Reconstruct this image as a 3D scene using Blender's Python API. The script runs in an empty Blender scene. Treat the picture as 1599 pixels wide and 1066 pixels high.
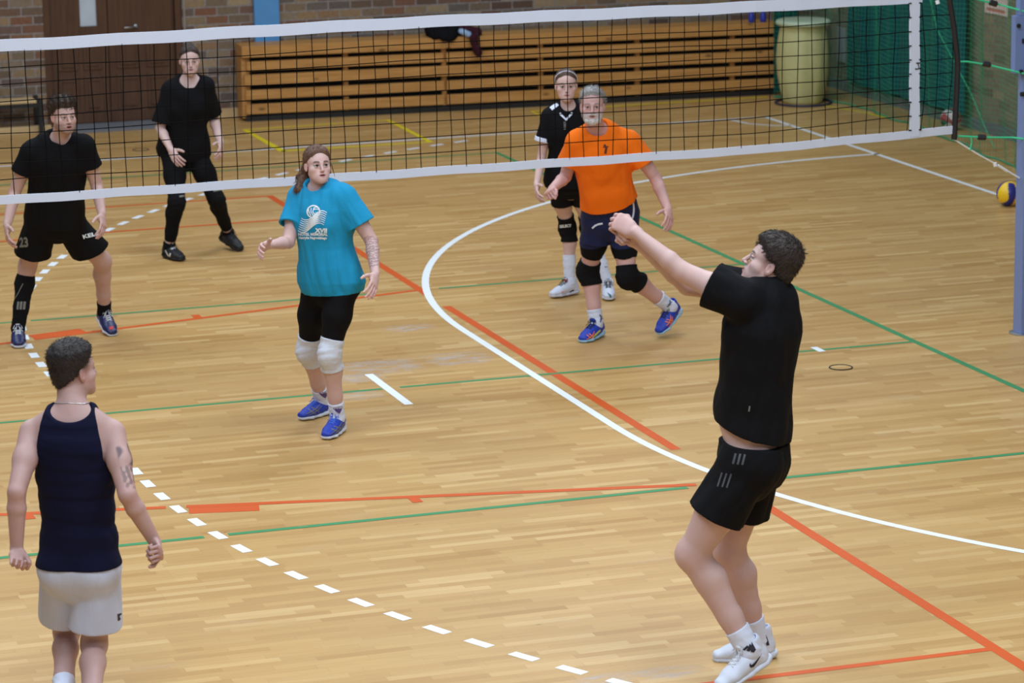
import bpy, bmesh, math, random
import numpy as np
from mathutils import Vector, Matrix
from mathutils.bvhtree import BVHTree
random.seed(7)
SC = bpy.context.scene
COL = SC.collection
# ------------------------------------------------------------------ camera
FPX = 4920.7                       # focal length in pixels for a 1599 px wide frame
YAW, PITCH, ROLL = 0.322499, 0.214810, -0.013902
CAM = np.array([-9.23627, -18.99562, 4.60869])
IW, IH = 1599, 1066
_f = np.array([math.sin(YAW)*math.cos(PITCH), math.cos(YAW)*math.cos(PITCH), -math.sin(PITCH)])
_r = np.array([math.cos(YAW), -math.sin(YAW), 0.0])
_u = np.cross(_r, _f)
_c, _s = math.cos(ROLL), math.sin(ROLL)
RT, UP = _c*_r + _s*_u, -_s*_r + _c*_u
cam_data = bpy.data.cameras.new('camera')
cam_data.sensor_fit = 'HORIZONTAL'; cam_data.sensor_width = 36.0
cam_data.lens = 36.0*FPX/IW
cam_data.clip_end = 200
cam = bpy.data.objects.new('camera', cam_data); COL.objects.link(cam)
mw = Matrix.Identity(4)
for i in range(3):
    mw[i][0] = RT[i]; mw[i][1] = UP[i]; mw[i][2] = -_f[i]; mw[i][3] = CAM[i]
cam.matrix_world = mw
cam_data.dof.use_dof = True
cam_data.dof.focus_distance = 16.6
cam_data.dof.aperture_fstop = 4.4
SC.camera = cam
# ------------------------------------------------------------------ world, lights, exposure
SC.view_settings.view_transform = 'Standard'
SC.view_settings.look = 'None'
SC.view_settings.gamma = 1.0
SC.view_settings.use_curve_mapping = False
SC.view_settings.exposure = 0.0
world = bpy.data.worlds.new('hall_light'); SC.world = world; world.use_nodes = True
world.node_tree.nodes['Background'].inputs[0].default_value = (0.80, 0.88, 1.0, 1)
world.node_tree.nodes['Background'].inputs[1].default_value = 0.16
def ceiling_light(x, y, sx, sy, watts, z=7.2, col=(0.82, 0.92, 1.0)):
    l = bpy.data.lights.new('hall_lamp', 'AREA'); l.shape = 'RECTANGLE'
    l.size = sx; l.size_y = sy; l.energy = watts; l.color = col
    o = bpy.data.objects.new('hall_lamp', l); COL.objects.link(o); o.location = (x, y, z)
    return o
for (x, y, w) in ((-8, -14, 205), (-3, -14, 205), (-8, -9, 265), (-2.5, -9, 265), (-8, -3.5, 265), (-2.5, -3.5, 265),
                  (-8, 2.5, 215), (-2, 2.5, 215), (-6, 7.5, 185), (1.0, 7.5, 185)):
    ceiling_light(x, y, 3.2, 2.0, w)
# ------------------------------------------------------------------ placing helpers
def ray(u, v):
    d = (u-IW/2)/FPX*RT - (v-IH/2)/FPX*UP + _f
    return d/np.linalg.norm(d)
def on_z(u, v, z=0.0):
    d = ray(u, v); return CAM + d*((z-CAM[2])/d[2])
def on_y(u, v, y):
    d = ray(u, v); return CAM + d*((y-CAM[1])/d[1])
EX = np.array([math.cos(YAW), -math.sin(YAW), 0.0])      # to the right as the photographer sees it
EY = np.array([-math.sin(YAW), -math.cos(YAW), 0.0])     # towards the photographer
EZ = np.array([0.0, 0.0, 1.0])
def V(x, y, z):
    return x*EX + y*EY + z*EZ
# ------------------------------------------------------------------ material helpers
class NT:
    def __init__(s, name):
        s.mat = bpy.data.materials.new(name); s.mat.use_nodes = True
        s.t = s.mat.node_tree; s.n = s.t.nodes; s.bsdf = s.n['Principled BSDF']
    def link(s, a, b):
        s.t.links.new(a, b)
    def put(s, sock, v):
        if hasattr(v, 'is_output'): s.link(v, sock)
        elif isinstance(v, (tuple, list)) and len(v) == 3 and len(sock.default_value) == 4: sock.default_value = (*v, 1)
        else: sock.default_value = v
    def math(s, op, a, b=0.0, c=None, clamp=False):
        n = s.n.new('ShaderNodeMath'); n.operation = op; n.use_clamp = clamp
        s.put(n.inputs[0], a); s.put(n.inputs[1], b)
        if c is not None: s.put(n.inputs[2], c)
        return n.outputs[0]
    def coord(s, kind='Object'):
        return s.n.new('ShaderNodeTexCoord').outputs[kind]
    def sep(s, v):
        n = s.n.new('ShaderNodeSeparateXYZ'); s.link(v, n.inputs[0]); return n.outputs
    def comb(s, x, y, z=0.0):
        n = s.n.new('ShaderNodeCombineXYZ'); s.put(n.inputs[0], x); s.put(n.inputs[1], y); s.put(n.inputs[2], z); return n.outputs[0]
    def mapping(s, v, scale=(1, 1, 1), loc=(0, 0, 0)):
        n = s.n.new('ShaderNodeMapping'); s.link(v, n.inputs[0]); n.inputs['Scale'].default_value = scale; n.inputs['Location'].default_value = loc
        return n.outputs[0]
    def noise(s, v, scale=5, detail=3, rough=0.5):
        n = s.n.new('ShaderNodeTexNoise'); s.link(v, n.inputs['Vector'])
        n.inputs['Scale'].default_value = scale; n.inputs['Detail'].default_value = detail; n.inputs['Roughness'].default_value = rough
        return n.outputs['Fac']
    def white(s, v):
        n = s.n.new('ShaderNodeTexWhiteNoise'); n.noise_dimensions = '3D'; s.link(v, n.inputs['Vector']); return n.outputs['Value']
    def ramp(s, f, stops, interp='LINEAR'):
        n = s.n.new('ShaderNodeValToRGB'); cr = n.color_ramp; cr.interpolation = interp
        while len(cr.elements) < len(stops): cr.elements.new(0.5)
        for e, (p, c) in zip(cr.elements, stops): e.position = p; e.color = (*c, 1)
        s.link(f, n.inputs[0]); return n.outputs[0]
    def mix(s, f, a, b, mode='MIX'):
        n = s.n.new('ShaderNodeMix'); n.data_type = 'RGBA'; n.blend_type = mode
        s.put(n.inputs[0], f); s.put(n.inputs[6], a); s.put(n.inputs[7], b); return n.outputs[2]
    def rng(s, f, a, b, c=0.0, d=1.0):
        n = s.n.new('ShaderNodeMapRange'); s.link(f, n.inputs[0])
        for i, v in enumerate((a, b, c, d)): n.inputs[i+1].default_value = v
        return n.outputs[0]
    def bump(s, h, strength=0.3, dist=0.01):
        n = s.n.new('ShaderNodeBump'); n.inputs['Strength'].default_value = strength; n.inputs['Distance'].default_value = dist
        s.link(h, n.inputs['Height']); s.link(n.outputs[0], s.bsdf.inputs['Normal'])
    def set(s, **k):
        nm = dict(color='Base Color', rough='Roughness', metal='Metallic', spec='Specular IOR Level', sheen='Sheen Weight', sss='Subsurface Weight',
                  coat='Coat Weight', coatr='Coat Roughness', sheenr='Sheen Roughness')
        for a, b in k.items(): s.put(s.bsdf.inputs[nm[a]], b)
        return s
def plain(name, col, rough=0.5, noise=0.12, nscale=30, metal=0.0, spec=0.5, bump=0.0, sheen=0.0, stretch=(1, 1, 1)):
    t = NT(name); co = t.mapping(t.coord(), stretch); f = t.noise(co, nscale, 4)
    lo = tuple(c*(1-noise) for c in col); hi = tuple(min(1, c*(1+noise)) for c in col)
    t.set(color=t.mix(f, lo, hi), rough=rough, metal=metal, spec=spec, sheen=sheen)
    if bump: t.bump(f, bump, 0.004)
    return t.mat
def fabric(name, col, rough=0.85, sheen=0.08, noise=0.25, bump=0.35, weave=260, spec=0.25):
    t = NT(name); co = t.coord()
    f = t.noise(co, weave, 2); g = t.noise(t.mapping(co, (1, 1, .35)), 14, 3)
    lo = tuple(c*(1-noise) for c in col); hi = tuple(min(1, c*(1+noise)) for c in col)
    t.set(color=t.mix(f, lo, hi), rough=rough, sheen=sheen, sheenr=0.4, spec=spec)
    h = t.math('ADD', t.math('MULTIPLY', f, .15), g)
    t.bump(h, bump, 0.012)
    return t.mat
def srgb(r, g, b):
    f = lambda c: (c/255/12.92) if c/255 <= .04045 else ((c/255+.055)/1.055)**2.4
    return (f(r), f(g), f(b))
def board_ids(t, u, v, w, h, jitter=True):
    """strip pattern: returns (board id value 0..1, along 0..1, across 0..1)"""
    row = t.math('FLOOR', t.math('DIVIDE', v, h))
    across = t.math('FRACT', t.math('DIVIDE', v, h))
    off = t.white(t.comb(row, 3.7, 1.3)) if jitter else t.math('MULTIPLY', t.math('MODULO', t.math('ABSOLUTE', row), 2.0), .5)
    x = t.math('ADD', t.math('DIVIDE', u, w), off)
    col = t.math('FLOOR', x); along = t.math('FRACT', x)
    return t.white(t.comb(col, row, 0.5)), along, across
def edge_mask(t, along, across, ea, eb):
    a = t.math('MINIMUM', along, t.math('SUBTRACT', 1.0, along)); b = t.math('MINIMUM', across, t.math('SUBTRACT', 1.0, across))
    return t.math('MAXIMUM', t.math('LESS_THAN', a, ea), t.math('LESS_THAN', b, eb))

def mat_floor():
    t = NT('parquet_floor'); x, y, z = t.sep(t.coord())
    idv, al, ac = board_ids(t, x, y, 0.46, 0.058)
    base = t.ramp(idv, [(0, srgb(180, 136, 78)), (.3, srgb(196, 154, 94)), (.8, srgb(206, 166, 106)), (1, srgb(224, 189, 132))])
    idl, al2, ac2 = board_ids(t, x, y, 2.3, 0.29)
    base = t.mix(.24, base, t.ramp(idl, [(0, srgb(178, 134, 76)), (1, srgb(217, 178, 116))]))
    grain = t.noise(t.comb(t.math('MULTIPLY', x, 3.0), t.math('MULTIPLY', y, 90.0), t.math('MULTIPLY', idv, 9.0)), 1.5, 4, .6)
    base = t.mix(t.rng(grain, .3, .7, 0, .65), base, t.mix(.5, base, srgb(150, 110, 62)))
    big = t.noise(t.coord(), .55, 4, .6)
    base = t.mix(t.rng(big, .35, .7, 0, .28), base, srgb(172, 136, 90))
    mort = edge_mask(t, al, ac, .004, .02)
    base = t.mix(t.math('MULTIPLY', mort, .16), base, srgb(104, 72, 38))
    speck = t.noise(t.mapping(t.coord(), (1, 1.6, 1)), 9, 2, .5)
    base = t.mix(t.rng(speck, .76, .80, 0, .55), base, srgb(120, 95, 70))
    scuff = t.noise(t.mapping(t.coord(), (.8, 2.2, 1), (3, 1, 0)), 1.6, 6, .7)
    base = t.mix(t.rng(scuff, .60, .78, 0, .35), base, srgb(190, 172, 152))
    t.set(color=base, rough=t.rng(big, .3, .7, .34, .46), spec=.42)
    t.bump(t.math('ADD', grain, t.math('MULTIPLY', mort, -1.0)), .05, .003)
    return t.mat
def mat_paint(name, col, wear=.5):
    t = NT(name); n = t.noise(t.mapping(t.coord(), (1, 3, 1)), 6, 6, .7)
    t.set(color=t.mix(t.rng(n, .62, .72, 0, wear), col, srgb(196, 160, 108)), rough=.5, spec=.35)
    return t.mat
def mat_brick(name, ax, stops, w=.235, h=.088, mortar=srgb(120, 110, 100)):
    t = NT(name); c = t.sep(t.coord()); u = c[ax]; v = c[2]
    wob = t.noise(t.coord(), 6, 2); v2 = t.math('ADD', v, t.math('MULTIPLY', wob, .008))
    idv, al, ac = board_ids(t, u, v2, w, h, jitter=False)
    base = t.ramp(idv, stops)
    n = t.noise(t.coord(), 26, 5, .65)
    base = t.mix(t.rng(n, .3, .75, 0, .6), base, t.mix(.5, base, (.03, .025, .02)))
    m = edge_mask(t, al, ac, .030, .075)
    t.set(color=t.mix(m, base, t.mix(t.rng(n, .3, .7), mortar, tuple(.55*x for x in mortar))), rough=.9, spec=.2)
    t.bump(t.math('ADD', t.math('MULTIPLY', m, -1.0), t.math('MULTIPLY', n, .5)), .5, .008)
    return t.mat
def mat_wood(name, c1, c2, axis=0, knots=True, rough=.5):
    t = NT(name); co = t.coord()
    sc = [14, 14, 14]; sc[axis] = 1.1
    n = t.noise(t.mapping(co, tuple(sc)), 2.2, 6, .62)
    base = t.ramp(n, [(.25, c1), (.75, c2)])
    if knots:
        v = t.n.new('ShaderNodeTexVoronoi'); sc2 = [7, 7, 7]; sc2[axis] = 3.2
        t.link(t.mapping(co, tuple(sc2)), v.inputs['Vector']); v.inputs['Scale'].default_value = 1.0
        base = t.mix(t.rng(v.outputs['Distance'], .06, .16, .75, 0), base, tuple(.25*x for x in c1))
    t.set(color=base, rough=rough, spec=.35); t.bump(n, .12, .004)
    return t.mat
M = {}
M['floor'] = mat_floor()
M['white_line'] = mat_paint('white_court_paint', srgb(232, 236, 240), .35)
M['red_line'] = mat_paint('orange_red_court_paint', srgb(204, 84, 24), .6)
M['green_line'] = mat_paint('green_court_paint', srgb(62, 138, 88), .55)
M['yellow_line'] = mat_paint('yellow_court_paint', srgb(232, 210, 28), .2)
M['brick_back'] = mat_brick('mixed_brick', 0, [(0, srgb(100, 78, 68)), (.2, srgb(132, 114, 96)), (.4, srgb(156, 130, 100)), (.55, srgb(132, 92, 72)), (.7, srgb(108, 98, 94)), (.85, srgb(168, 146, 116)), (1, srgb(116, 88, 76))], mortar=srgb(158, 150, 148))
M['brick_side'] = mat_brick('grey_green_brick', 1, [(0, srgb(122, 114, 94)), (.4, srgb(150, 140, 116)), (.7, srgb(136, 126, 108)), (1, srgb(164, 150, 124))], mortar=srgb(150, 142, 126))
M['door_wood'] = mat_wood('dark_door_wood', srgb(72, 48, 36), srgb(98, 68, 50), 2, False, .45)
M['bench_wood'] = mat_wood('varnished_pine', srgb(170, 118, 62), srgb(206, 154, 90), 0)
M['pale_wood'] = mat_wood('pale_plywood', srgb(190, 160, 116), srgb(214, 186, 140), 0, False)
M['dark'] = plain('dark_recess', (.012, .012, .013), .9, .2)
M['black_metal'] = plain('black_painted_steel', (.012, .013, .015), .45, .2)
M['steel'] = plain('brushed_steel', (.45, .45, .46), .35, .1, metal=.9)
M['grey'] = plain('grey_threshold', srgb(112, 112, 118), .7, .15)
M['blue_pad'] = plain('blue_wall_pad', srgb(84, 148, 208), .55, .08, 12)
M['pole'] = plain('grey_blue_pole_paint', srgb(112, 130, 178), .42, .07, 8)
M['pole_dark'] = plain('shaded_slot_paint', srgb(70, 84, 128), .5, .07, 8)  # darker copy of the pole paint; slot shade put into the colour
M['tape'] = fabric('white_net_tape', srgb(204, 211, 230), .7, .0, .04, .1)
M['net_cord'] = plain('black_net_cord', (.004, .004, .004), .9, .2, spec=.08)
M['rope_green'] = plain('green_rope', srgb(60, 196, 140), .7, .2, 200)
M['rope_white'] = plain('white_rope', srgb(225, 225, 225), .7, .15, 200)
M['green_net'] = plain('green_barrier_cord', srgb(48, 150, 108), .8, .15, 60)
M['curtain'] = fabric('dark_green_curtain', srgb(14, 74, 70), .8, .05, .2, .5, 60)
M['teal'] = fabric('teal_curtain', srgb(16, 88, 96), .8, .05, .2, .5, 60)
M['sack'] = plain('pale_olive_sheeting', srgb(196, 194, 138), .5, .12, 9, bump=.4)
M['white_plastic'] = plain('white_plastic', srgb(225, 228, 230), .4, .05)
M['glass'] = plain('frosted_glass', srgb(190, 200, 215), .25, .12, 8)
M['scuff'] = None
# ------------------------------------------------------------------ mesh helpers
def link_mesh(name, me, mat, parent=None, smooth=False):
    o = bpy.data.objects.new(name, me); COL.objects.link(o)
    if mat is not None: me.materials.append(mat)
    if parent is not None: o.parent = parent
    if smooth and len(me.polygons): me.polygons.foreach_set('use_smooth', [True]*len(me.polygons))
    return o
class MB:
    """collects simple solids and links them as one mesh"""
    def __init__(s): s.v = []; s.f = []; s.sm = False
    def add(s, vs, fs):
        b = len(s.v); s.v += [tuple(map(float, p)) for p in vs]; s.f += [tuple(i+b for i in f) for f in fs]
    def box(s, x0, x1, y0, y1, z0, z1):
        s.add([(x0, y0, z0), (x1, y0, z0), (x1, y1, z0), (x0, y1, z0), (x0, y0, z1), (x1, y0, z1), (x1, y1, z1), (x0, y1, z1)],
              [(0, 3, 2, 1), (4, 5, 6, 7), (0, 1, 5, 4), (1, 2, 6, 5), (2, 3, 7, 6), (3, 0, 4, 7)])
    def tube(s, pts, r, n=6, closed=False):
        pts = [np.array(p, float) for p in pts]; rs = r if hasattr(r, '__len__') else [r]*len(pts)
        ref = None; rings = []
        m = len(pts)
        for i, p in enumerate(pts):
            if closed: d = pts[(i+1) % m]-pts[(i-1) % m]
            else: d = pts[min(i+1, m-1)]-pts[max(i-1, 0)]
            d = d/(np.linalg.norm(d)+1e-12)
            if ref is None: ref = np.array([0, 0, 1.]) if abs(d[2]) < .9 else np.array([1., 0, 0])
            a = np.cross(d, ref); a /= np.linalg.norm(a)+1e-12; b = np.cross(d, a); ref = -b if False else ref
            rings.append([p + rs[i]*(math.cos(2*math.pi*k/n)*a + math.sin(2*math.pi*k/n)*b) for k in range(n)])
        vs = [q for rg in rings for q in rg]; fs = []
        for i in range(m if closed else m-1):
            j = (i+1) % m
            for k in range(n):
                fs.append((i*n+k, i*n+(k+1) % n, j*n+(k+1) % n, j*n+k))
        if not closed: fs += [tuple(range(n))[::-1], tuple((m-1)*n+k for k in range(n))]
        s.add(vs, fs)
    def lathe(s, prof, cx=0, cy=0, n=32, wob=None):
        vs = []; fs = []
        for i, (r, z) in enumerate(prof):
            for k in range(n):
                a = 2*math.pi*k/n; rr = r*(1+(wob(a, z) if wob else 0))
                vs.append((cx+rr*math.cos(a), cy+rr*math.sin(a), z))
        for i in range(len(prof)-1):
            for k in range(n): fs.append((i*n+k, i*n+(k+1) % n, (i+1)*n+(k+1) % n, (i+1)*n+k))
        fs += [tuple(range(n))[::-1], tuple((len(prof)-1)*n+k for k in range(n))]
        s.add(vs, fs)
    def build(s, name, mat, parent=None, smooth=False, bevel=0.0):
        me = bpy.data.meshes.new(name); me.from_pydata(s.v, [], s.f); me.validate()
        bm = bmesh.new(); bm.from_mesh(me); bmesh.ops.recalc_face_normals(bm, faces=bm.faces)
        if bevel: bmesh.ops.bevel(bm, geom=list(bm.edges), offset=bevel, segments=2, profile=.7, affect='EDGES', clamp_overlap=True)
        bm.to_mesh(me); bm.free()
        return link_mesh(name, me, mat, parent, smooth)
def tag(o, label=None, cat=None, group=None, kind=None):
    if label: o['label'] = label
    if cat: o['category'] = cat
    if group: o['group'] = group
    if kind: o['kind'] = kind
    return o
def empty(name, loc, rz=0.0):
    o = bpy.data.objects.new(name, None); COL.objects.link(o); o.location = loc; o.rotation_euler = (0, 0, rz); o.empty_display_size = .1
    return o
def poly_strip(pts, w, z, closed=False):
    """flat ribbon of width w along 2-D points"""
    pts = [np.array(p, float) for p in pts]; n = len(pts); L = []; Rr = []
    for i in range(n):
        a = pts[max(i-1, 0)]; b = pts[min(i+1, n-1)]; d = b-a; d /= np.linalg.norm(d); nn = np.array([-d[1], d[0]])
        L.append(pts[i]+nn*w/2); Rr.append(pts[i]-nn*w/2)
    vs = [(p[0], p[1], z) for p in L]+[(p[0], p[1], z) for p in Rr]
    return vs, [(n+i, n+i+1, i+1, i) for i in range(n-1)]
# ------------------------------------------------------------------ the hall: floor, lines, walls
WY = 12.35          # back wall
WX = 4.8            # right wall
b = MB(); b.box(-26, WX+.3, -24, WY+.3, -.12, 0); floor = b.build('floor', M['floor']); tag(floor, kind='structure')
def lines(name, mat, strips, label, z=.0012):
    b = MB()
    for i, (pts, w) in enumerate(strips): b.add(*poly_strip(pts, w, z+i*.00007 if len(strips) < 20 else z))
    o = b.build(name, M[mat], floor); tag(o, label); return o
XG = 3.262; YC = .02
# handball: goal line, side line, six metre area, seven metre mark, four metre mark
lines('goal_line', 'white_line', [([(XG-.025, -9), (XG-.025, 10.16)], .05)], 'white goal line running away under the net at right')
lines('side_line', 'white_line', [([(-22, 9.99), (XG, 10.15)], .05)], 'white side line along the far wall')
arc = [(XG+6*math.cos(a), YC+1.5+6*math.sin(a)) for a in np.linspace(math.pi/2, math.pi, 60)] + \
      [(XG+6*math.cos(a), YC-1.5+6*math.sin(a)) for a in np.linspace(math.pi, 1.5*math.pi, 60)]
lines('goal_area_line', 'white_line', [(arc, .055)], 'wide white curve of the goal area')
lines('penalty_mark', 'white_line', [([(XG-7.0, YC-.5), (XG-7.0, YC+.42)], .058)], 'short white penalty mark in front of the player in turquoise')
lines('keeper_mark', 'white_line', [([(XG-3.97, YC-.075), (XG-3.97, YC+.075)], .05)], 'tiny white mark on the green line at right')
ca = [(XG+1.05*math.cos(a), 10.13+1.05*math.sin(a)) for a in np.linspace(math.pi*.995, math.pi*1.5, 24)]
lines('corner_curve', 'white_line', [([(2.83, 10.26-.12), (2.90, 9.8), (3.08, 9.57), (3.24, 9.5)], .04)], 'small white corner curve')
# dashed free throw line
dash = []
r9 = 8.962
def p9(s):
    L1 = r9*math.pi/2
    if s < -1.5: a = math.pi + (-1.5-s)/r9; return np.array([XG+r9*math.cos(a), YC-1.5+r9*math.sin(a)])
    if s > 1.5: a = math.pi - (s-1.5)/r9; return np.array([XG+r9*math.cos(a), YC+1.5+r9*math.sin(a)])
    return np.array([XG-r9, YC+s])
s = -2.414-22*.303-.08
while s < 13.2:
    pts = [p9(s+q*.16) for q in (0, .5, 1)]
    if pts[1][1] < 9.9: dash.append((pts, .058))
    s += .303
lines('free_throw_line', 'white_line', dash, 'dashed white free throw arc')
# volleyball court
lines('volleyball_lines', 'green_line', [([(0, -9), (0, 9.05)], .05), ([(-9, 0), (-3.775, 0)], .04), ([(-3.655, 0), (0, 0)], .04), ([(-9, 3), (-5.615, 3)], .04), ([(-5.51, 3), (-3.01, 3)], .04), ([(-2.455, 3), (0, 3)], .04), ([(-9, -3), (-5.65, -3)], .045), ([(-5.515, -3), (-2.86, -3)], .045), ([(-2.30, -3), (0, -3)], .045),
      ([(-9, 9.03), (0, 9.03)], .045), ([(-9, -9), (0, -9)], .05)], 'green volleyball court lines', .0010)
# old basketball court with trapezoid lane
BX = -2.6
tl = lambda x, sgn: sgn*(3.0 - .2143*(BX-x))
st = [([(BX, 2.76), (BX, 7.52)], .065), ([(BX, -2.17), (BX, 2.35)], .065), ([(BX, -7.5), (BX, -3.35)], .065), ([(-14, 7.5), (BX, 7.5)], .05), ([(-14, -7.5), (BX, -7.5)], .05)]
th = [a for a in np.linspace(math.pi/2, 1.5*math.pi, 60)]
st += [([(BX, 6.3), (-4.17, 6.3)] + [(-4.17+6.3*math.cos(a), 6.3*math.sin(a)) for a in th] + [(-4.17, -6.25), (BX, -6.25)], .05)]
def lane(sgn, x0, x1, w=.055): return ([(x0, tl(x0, sgn)-(.0 if sgn > 0 else .0)), (x1, tl(x1, sgn))], w)
for sgn in (1, -1):
    st += [lane(sgn, -8.4, -5.71), lane(sgn, -5.60, BX if sgn > 0 else -2.79)]
    pass
    for xt in (-4.37, -6.46): st += [([(xt-.03, tl(xt, sgn)+sgn*.075), (xt+.03, tl(xt, sgn)+sgn*.075)], .10)]
st += [([(-8.4, -1.8), (-8.4, 1.8)], .055)]
lines('basketball_lines', 'red_line', st, 'orange red basketball lines and trapezoid lane', .0008)
lines('lane_block', 'red_line', [([(-5.60, tl(-5.6, q)+q*.065), (-5.22, tl(-5.22, q)+q*.065)], .18) for q in (1, -1)], 'thick orange red block beside the trapezoid lane', .0011)
# yellow boxes near the far wall
st = [([(-1.85, 9.92), (-1.85, 11.43), (-.34, 11.50), (-.38, 9.92), (-1.86, 9.94)], .07)]
lines('yellow_box', 'yellow_line', st, 'yellow rectangle painted on the floor before the wall benches', .0016)
lines('yellow_edge_line', 'yellow_line', [([(1.15, 10.72), (1.2, 11.5), (3.83, 11.50)], .055), ([(4.08, 10.75), (4.28, 10.0), (4.36, 9.2)], .035)], 'yellow line along the foot of the benches', .0016)
# pale adhesive residue and tape
t = NT('grey_residue'); n = t.noise(t.mapping(t.coord(), (2.2, 7, 1)), 3, 6, .7); x, y, z = t.sep(t.coord('Generated'))
ed = t.math('MULTIPLY', t.math('MULTIPLY', t.math('MULTIPLY', x, t.math('SUBTRACT', 1.0, x)), t.math('MULTIPLY', y, t.math('SUBTRACT', 1.0, y))), 16.0)
tr = t.n.new('ShaderNodeBsdfTransparent'); ms = t.n.new('ShaderNodeMixShader')
t.set(color=srgb(205, 205, 212), rough=.6)
fac = t.math('MULTIPLY', t.rng(n, .42, .72, 0, .62), t.rng(ed, 0.02, .6))
t.link(fac, ms.inputs[0]); t.link(tr.outputs[0], ms.inputs[1]); t.link(t.bsdf.outputs[0], ms.inputs[2]); t.link(ms.outputs[0], t.n['Material Output'].inputs[0])
M['scuff'] = t.mat
for (u, v, w, h) in ((595, 573, .62, .5), (715, 560, .5, .42), (560, 590, .4, .3), (640, 512, .4, .25), (990, 1056, .75, .20), (545, 618, .5, .3)):
    p = on_z(u, v); b = MB(); b.add([(p[0]-w/2, p[1]-h/2, .0005), (p[0]+w/2, p[1]-h/2, .0005), (p[0]+w/2, p[1]+h/2, .0005), (p[0]-w/2, p[1]+h/2, .0005)], [(0, 1, 2, 3)])
    o = b.build('worn_patch', M['scuff'], floor); tag(o, 'pale grey worn patch of glue residue')
for (u, v) in ((1313, 574), (220, 234)):
    p = on_z(u, v); b = MB(); pr = [(.075, .0006), (.075, .0022), (.066, .0022), (.064, .0012)]
    b.lathe(pr, p[0], p[1], 32); o = b.build('socket_cover', M['floor'], floor); tag(o, 'round cover of a post socket')
    b = MB(); b.tube([(p[0]+.075*math.cos(a), p[1]+.075*math.sin(a), .002) for a in np.linspace(0, 2*math.pi, 33)[:-1]], .005, 5, True); b.build('rim', M['dark'], o)
# back wall with a door opening
DX0, DX1, DH = -3.66, -2.24, 2.15
b = MB(); b.box(-26, DX0, WY, WY+.3, 0, 5); b.box(DX1, WX+.3, WY, WY+.3, 0, 5); b.box(DX0, DX1, WY, WY+.3, DH, 5)
tag(b.build('wall_back', M['brick_back']), kind='structure')
b = MB(); b.box(WX, WX+.3, -24, WY, 0, 5); tag(b.build('wall_right', M['brick_side']), kind='structure')
b = MB(); b.box(DX0-.9, DX0-.02, WY-.32, WY-.25, 0.0, .075); tag(b.build('trim_1', M['pale_wood'], bevel=.008), kind='structure')
b = MB(); b.box(DX1+.05, -1.62, WY-.05, WY, 0, .10); tag(b.build('baseboard_back', M['pale_wood'], bevel=.006), kind='structure')
b = MB(); b.box(-3.45, DX1+.04, 11.86, WY+.04, 0, .02); tag(b.build('trim_2', M['grey'], bevel=.006), kind='structure')
# door: frame, two leaves with raised panels, slot window, handle
door = empty('door_1', (DX0, WY+.02, 0)); tag(door, kind='structure')
b = MB(); b.box(0, .07, 0, .16, 0, DH); b.box(1.35, 1.42, 0, .16, 0, DH); b.box(.07, 1.35, 0, .16, DH-.07, DH); b.build('door_frame', M['door_wood'], door, bevel=.006)
b = MB(); b.box(1.432, 1.448, -.03, .0, 0, DH); b.build('edge_strip', M['steel'], door)
for (x0, x1, win) in ((.075, .66, True), (.67, 1.345, False)):
    b = MB()
    if win:
        b.box(x0, x0+.31, .05, .09, .02, DH-.08); b.box(x0+.48, x1, .05, .09, .02, DH-.08); b.box(x0+.31, x0+.48, .05, .09, .02, 1.0); b.box(x0+.31, x0+.48, .05, .09, 1.85, DH-.08)
    else: b.box(x0, x1, .05, .09, .02, DH-.08)
    leaf = b.build('door_leaf', M['door_wood'], door)
    w = x1-x0; b = MB()
    cols = ((x0+.07, x0+w*.46), (x0+w*.56, x1-.07))
    for (c0, c1) in cols:
        for (z0, z1) in ((.14, .50), (.56, .86)):
            for q, dy in ((0, .012), (.035, .022)):
                b.box(c0+q, c1-q, .05-dy, .05, z0+q, z1-q)
            b.box(c0+.03, c1-.03, .02, .05, z1-.055, z1-.045)
    b.build('raised_panel', M['door_wood'], leaf, bevel=.004)
    if win:
        b = MB(); b.box(x0+.31, x0+.48, .065, .075, 1.0, 1.85); b.build('window_pane', M['glass'], leaf)
    else:
        b = MB(); b.tube([(x0+.28, -.0, .975), (x0+.16, -.012, .972), (x0+.15, -.012, .972)], .011, 8); b.tube([(x0+.28, .05, .975), (x0+.28, -.01, .975)], .010, 8)
        b.tube([(x0+.28, .052, .975), (x0+.28, .04, .975)], .026, 14); b.build('door_handle', M['steel'], leaf, True)
b = MB(); b.box(-.02, 1.44, .17, .2, 0, DH); b.build('door_backing', M['dark'], door)
# blue upright pad on the wall
b = MB(); b.box(-1.50, -1.235, WY-.05, WY-.001, .70, 2.6); o = b.build('blue_wall_panel', M['blue_pad'], bevel=.012); tag(o, 'upright blue panel on the brick wall above the left end of the benches', 'wall panel')
# ------------------------------------------------------------------ wooden bleacher stack folded against the wall
ang = math.atan2(11.60-11.95, 5.60)
bl = empty('folded_bench_stack', (-1.73, 11.95, 0), ang)
tag(bl, 'long stack of varnished wooden benches folded against the brick wall', 'bench')
BLn = 5.73
rows = [(.655, .77), (.515, .61), (.370, .475), (.225, .32), (.075, .175)]
for i, (z0, z1) in enumerate(rows):
    x0 = (.0, .05, .02, .03, .03)[i]; y0 = (0, .018, .006, .008, .012)[i]
    if i in (0, 2): segs = [(x0, BLn)]
    else: segs = [(x0, 2.10), (2.13, BLn)]
    for (a, c) in segs:
        b = MB(); b.box(a, c, y0, y0+.05 if i else .36, z0, z1)
        b.build('bench_plank', M['bench_wood'], bl, bevel=.006)
for x in (.06, 1.08, 2.115, 3.15, 4.2, 5.25):
    b = MB(); b.box(x-.026, x+.026, .066, .115, .03, .655); b.build('support_post', M['bench_wood'], bl, bevel=.004)
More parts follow.
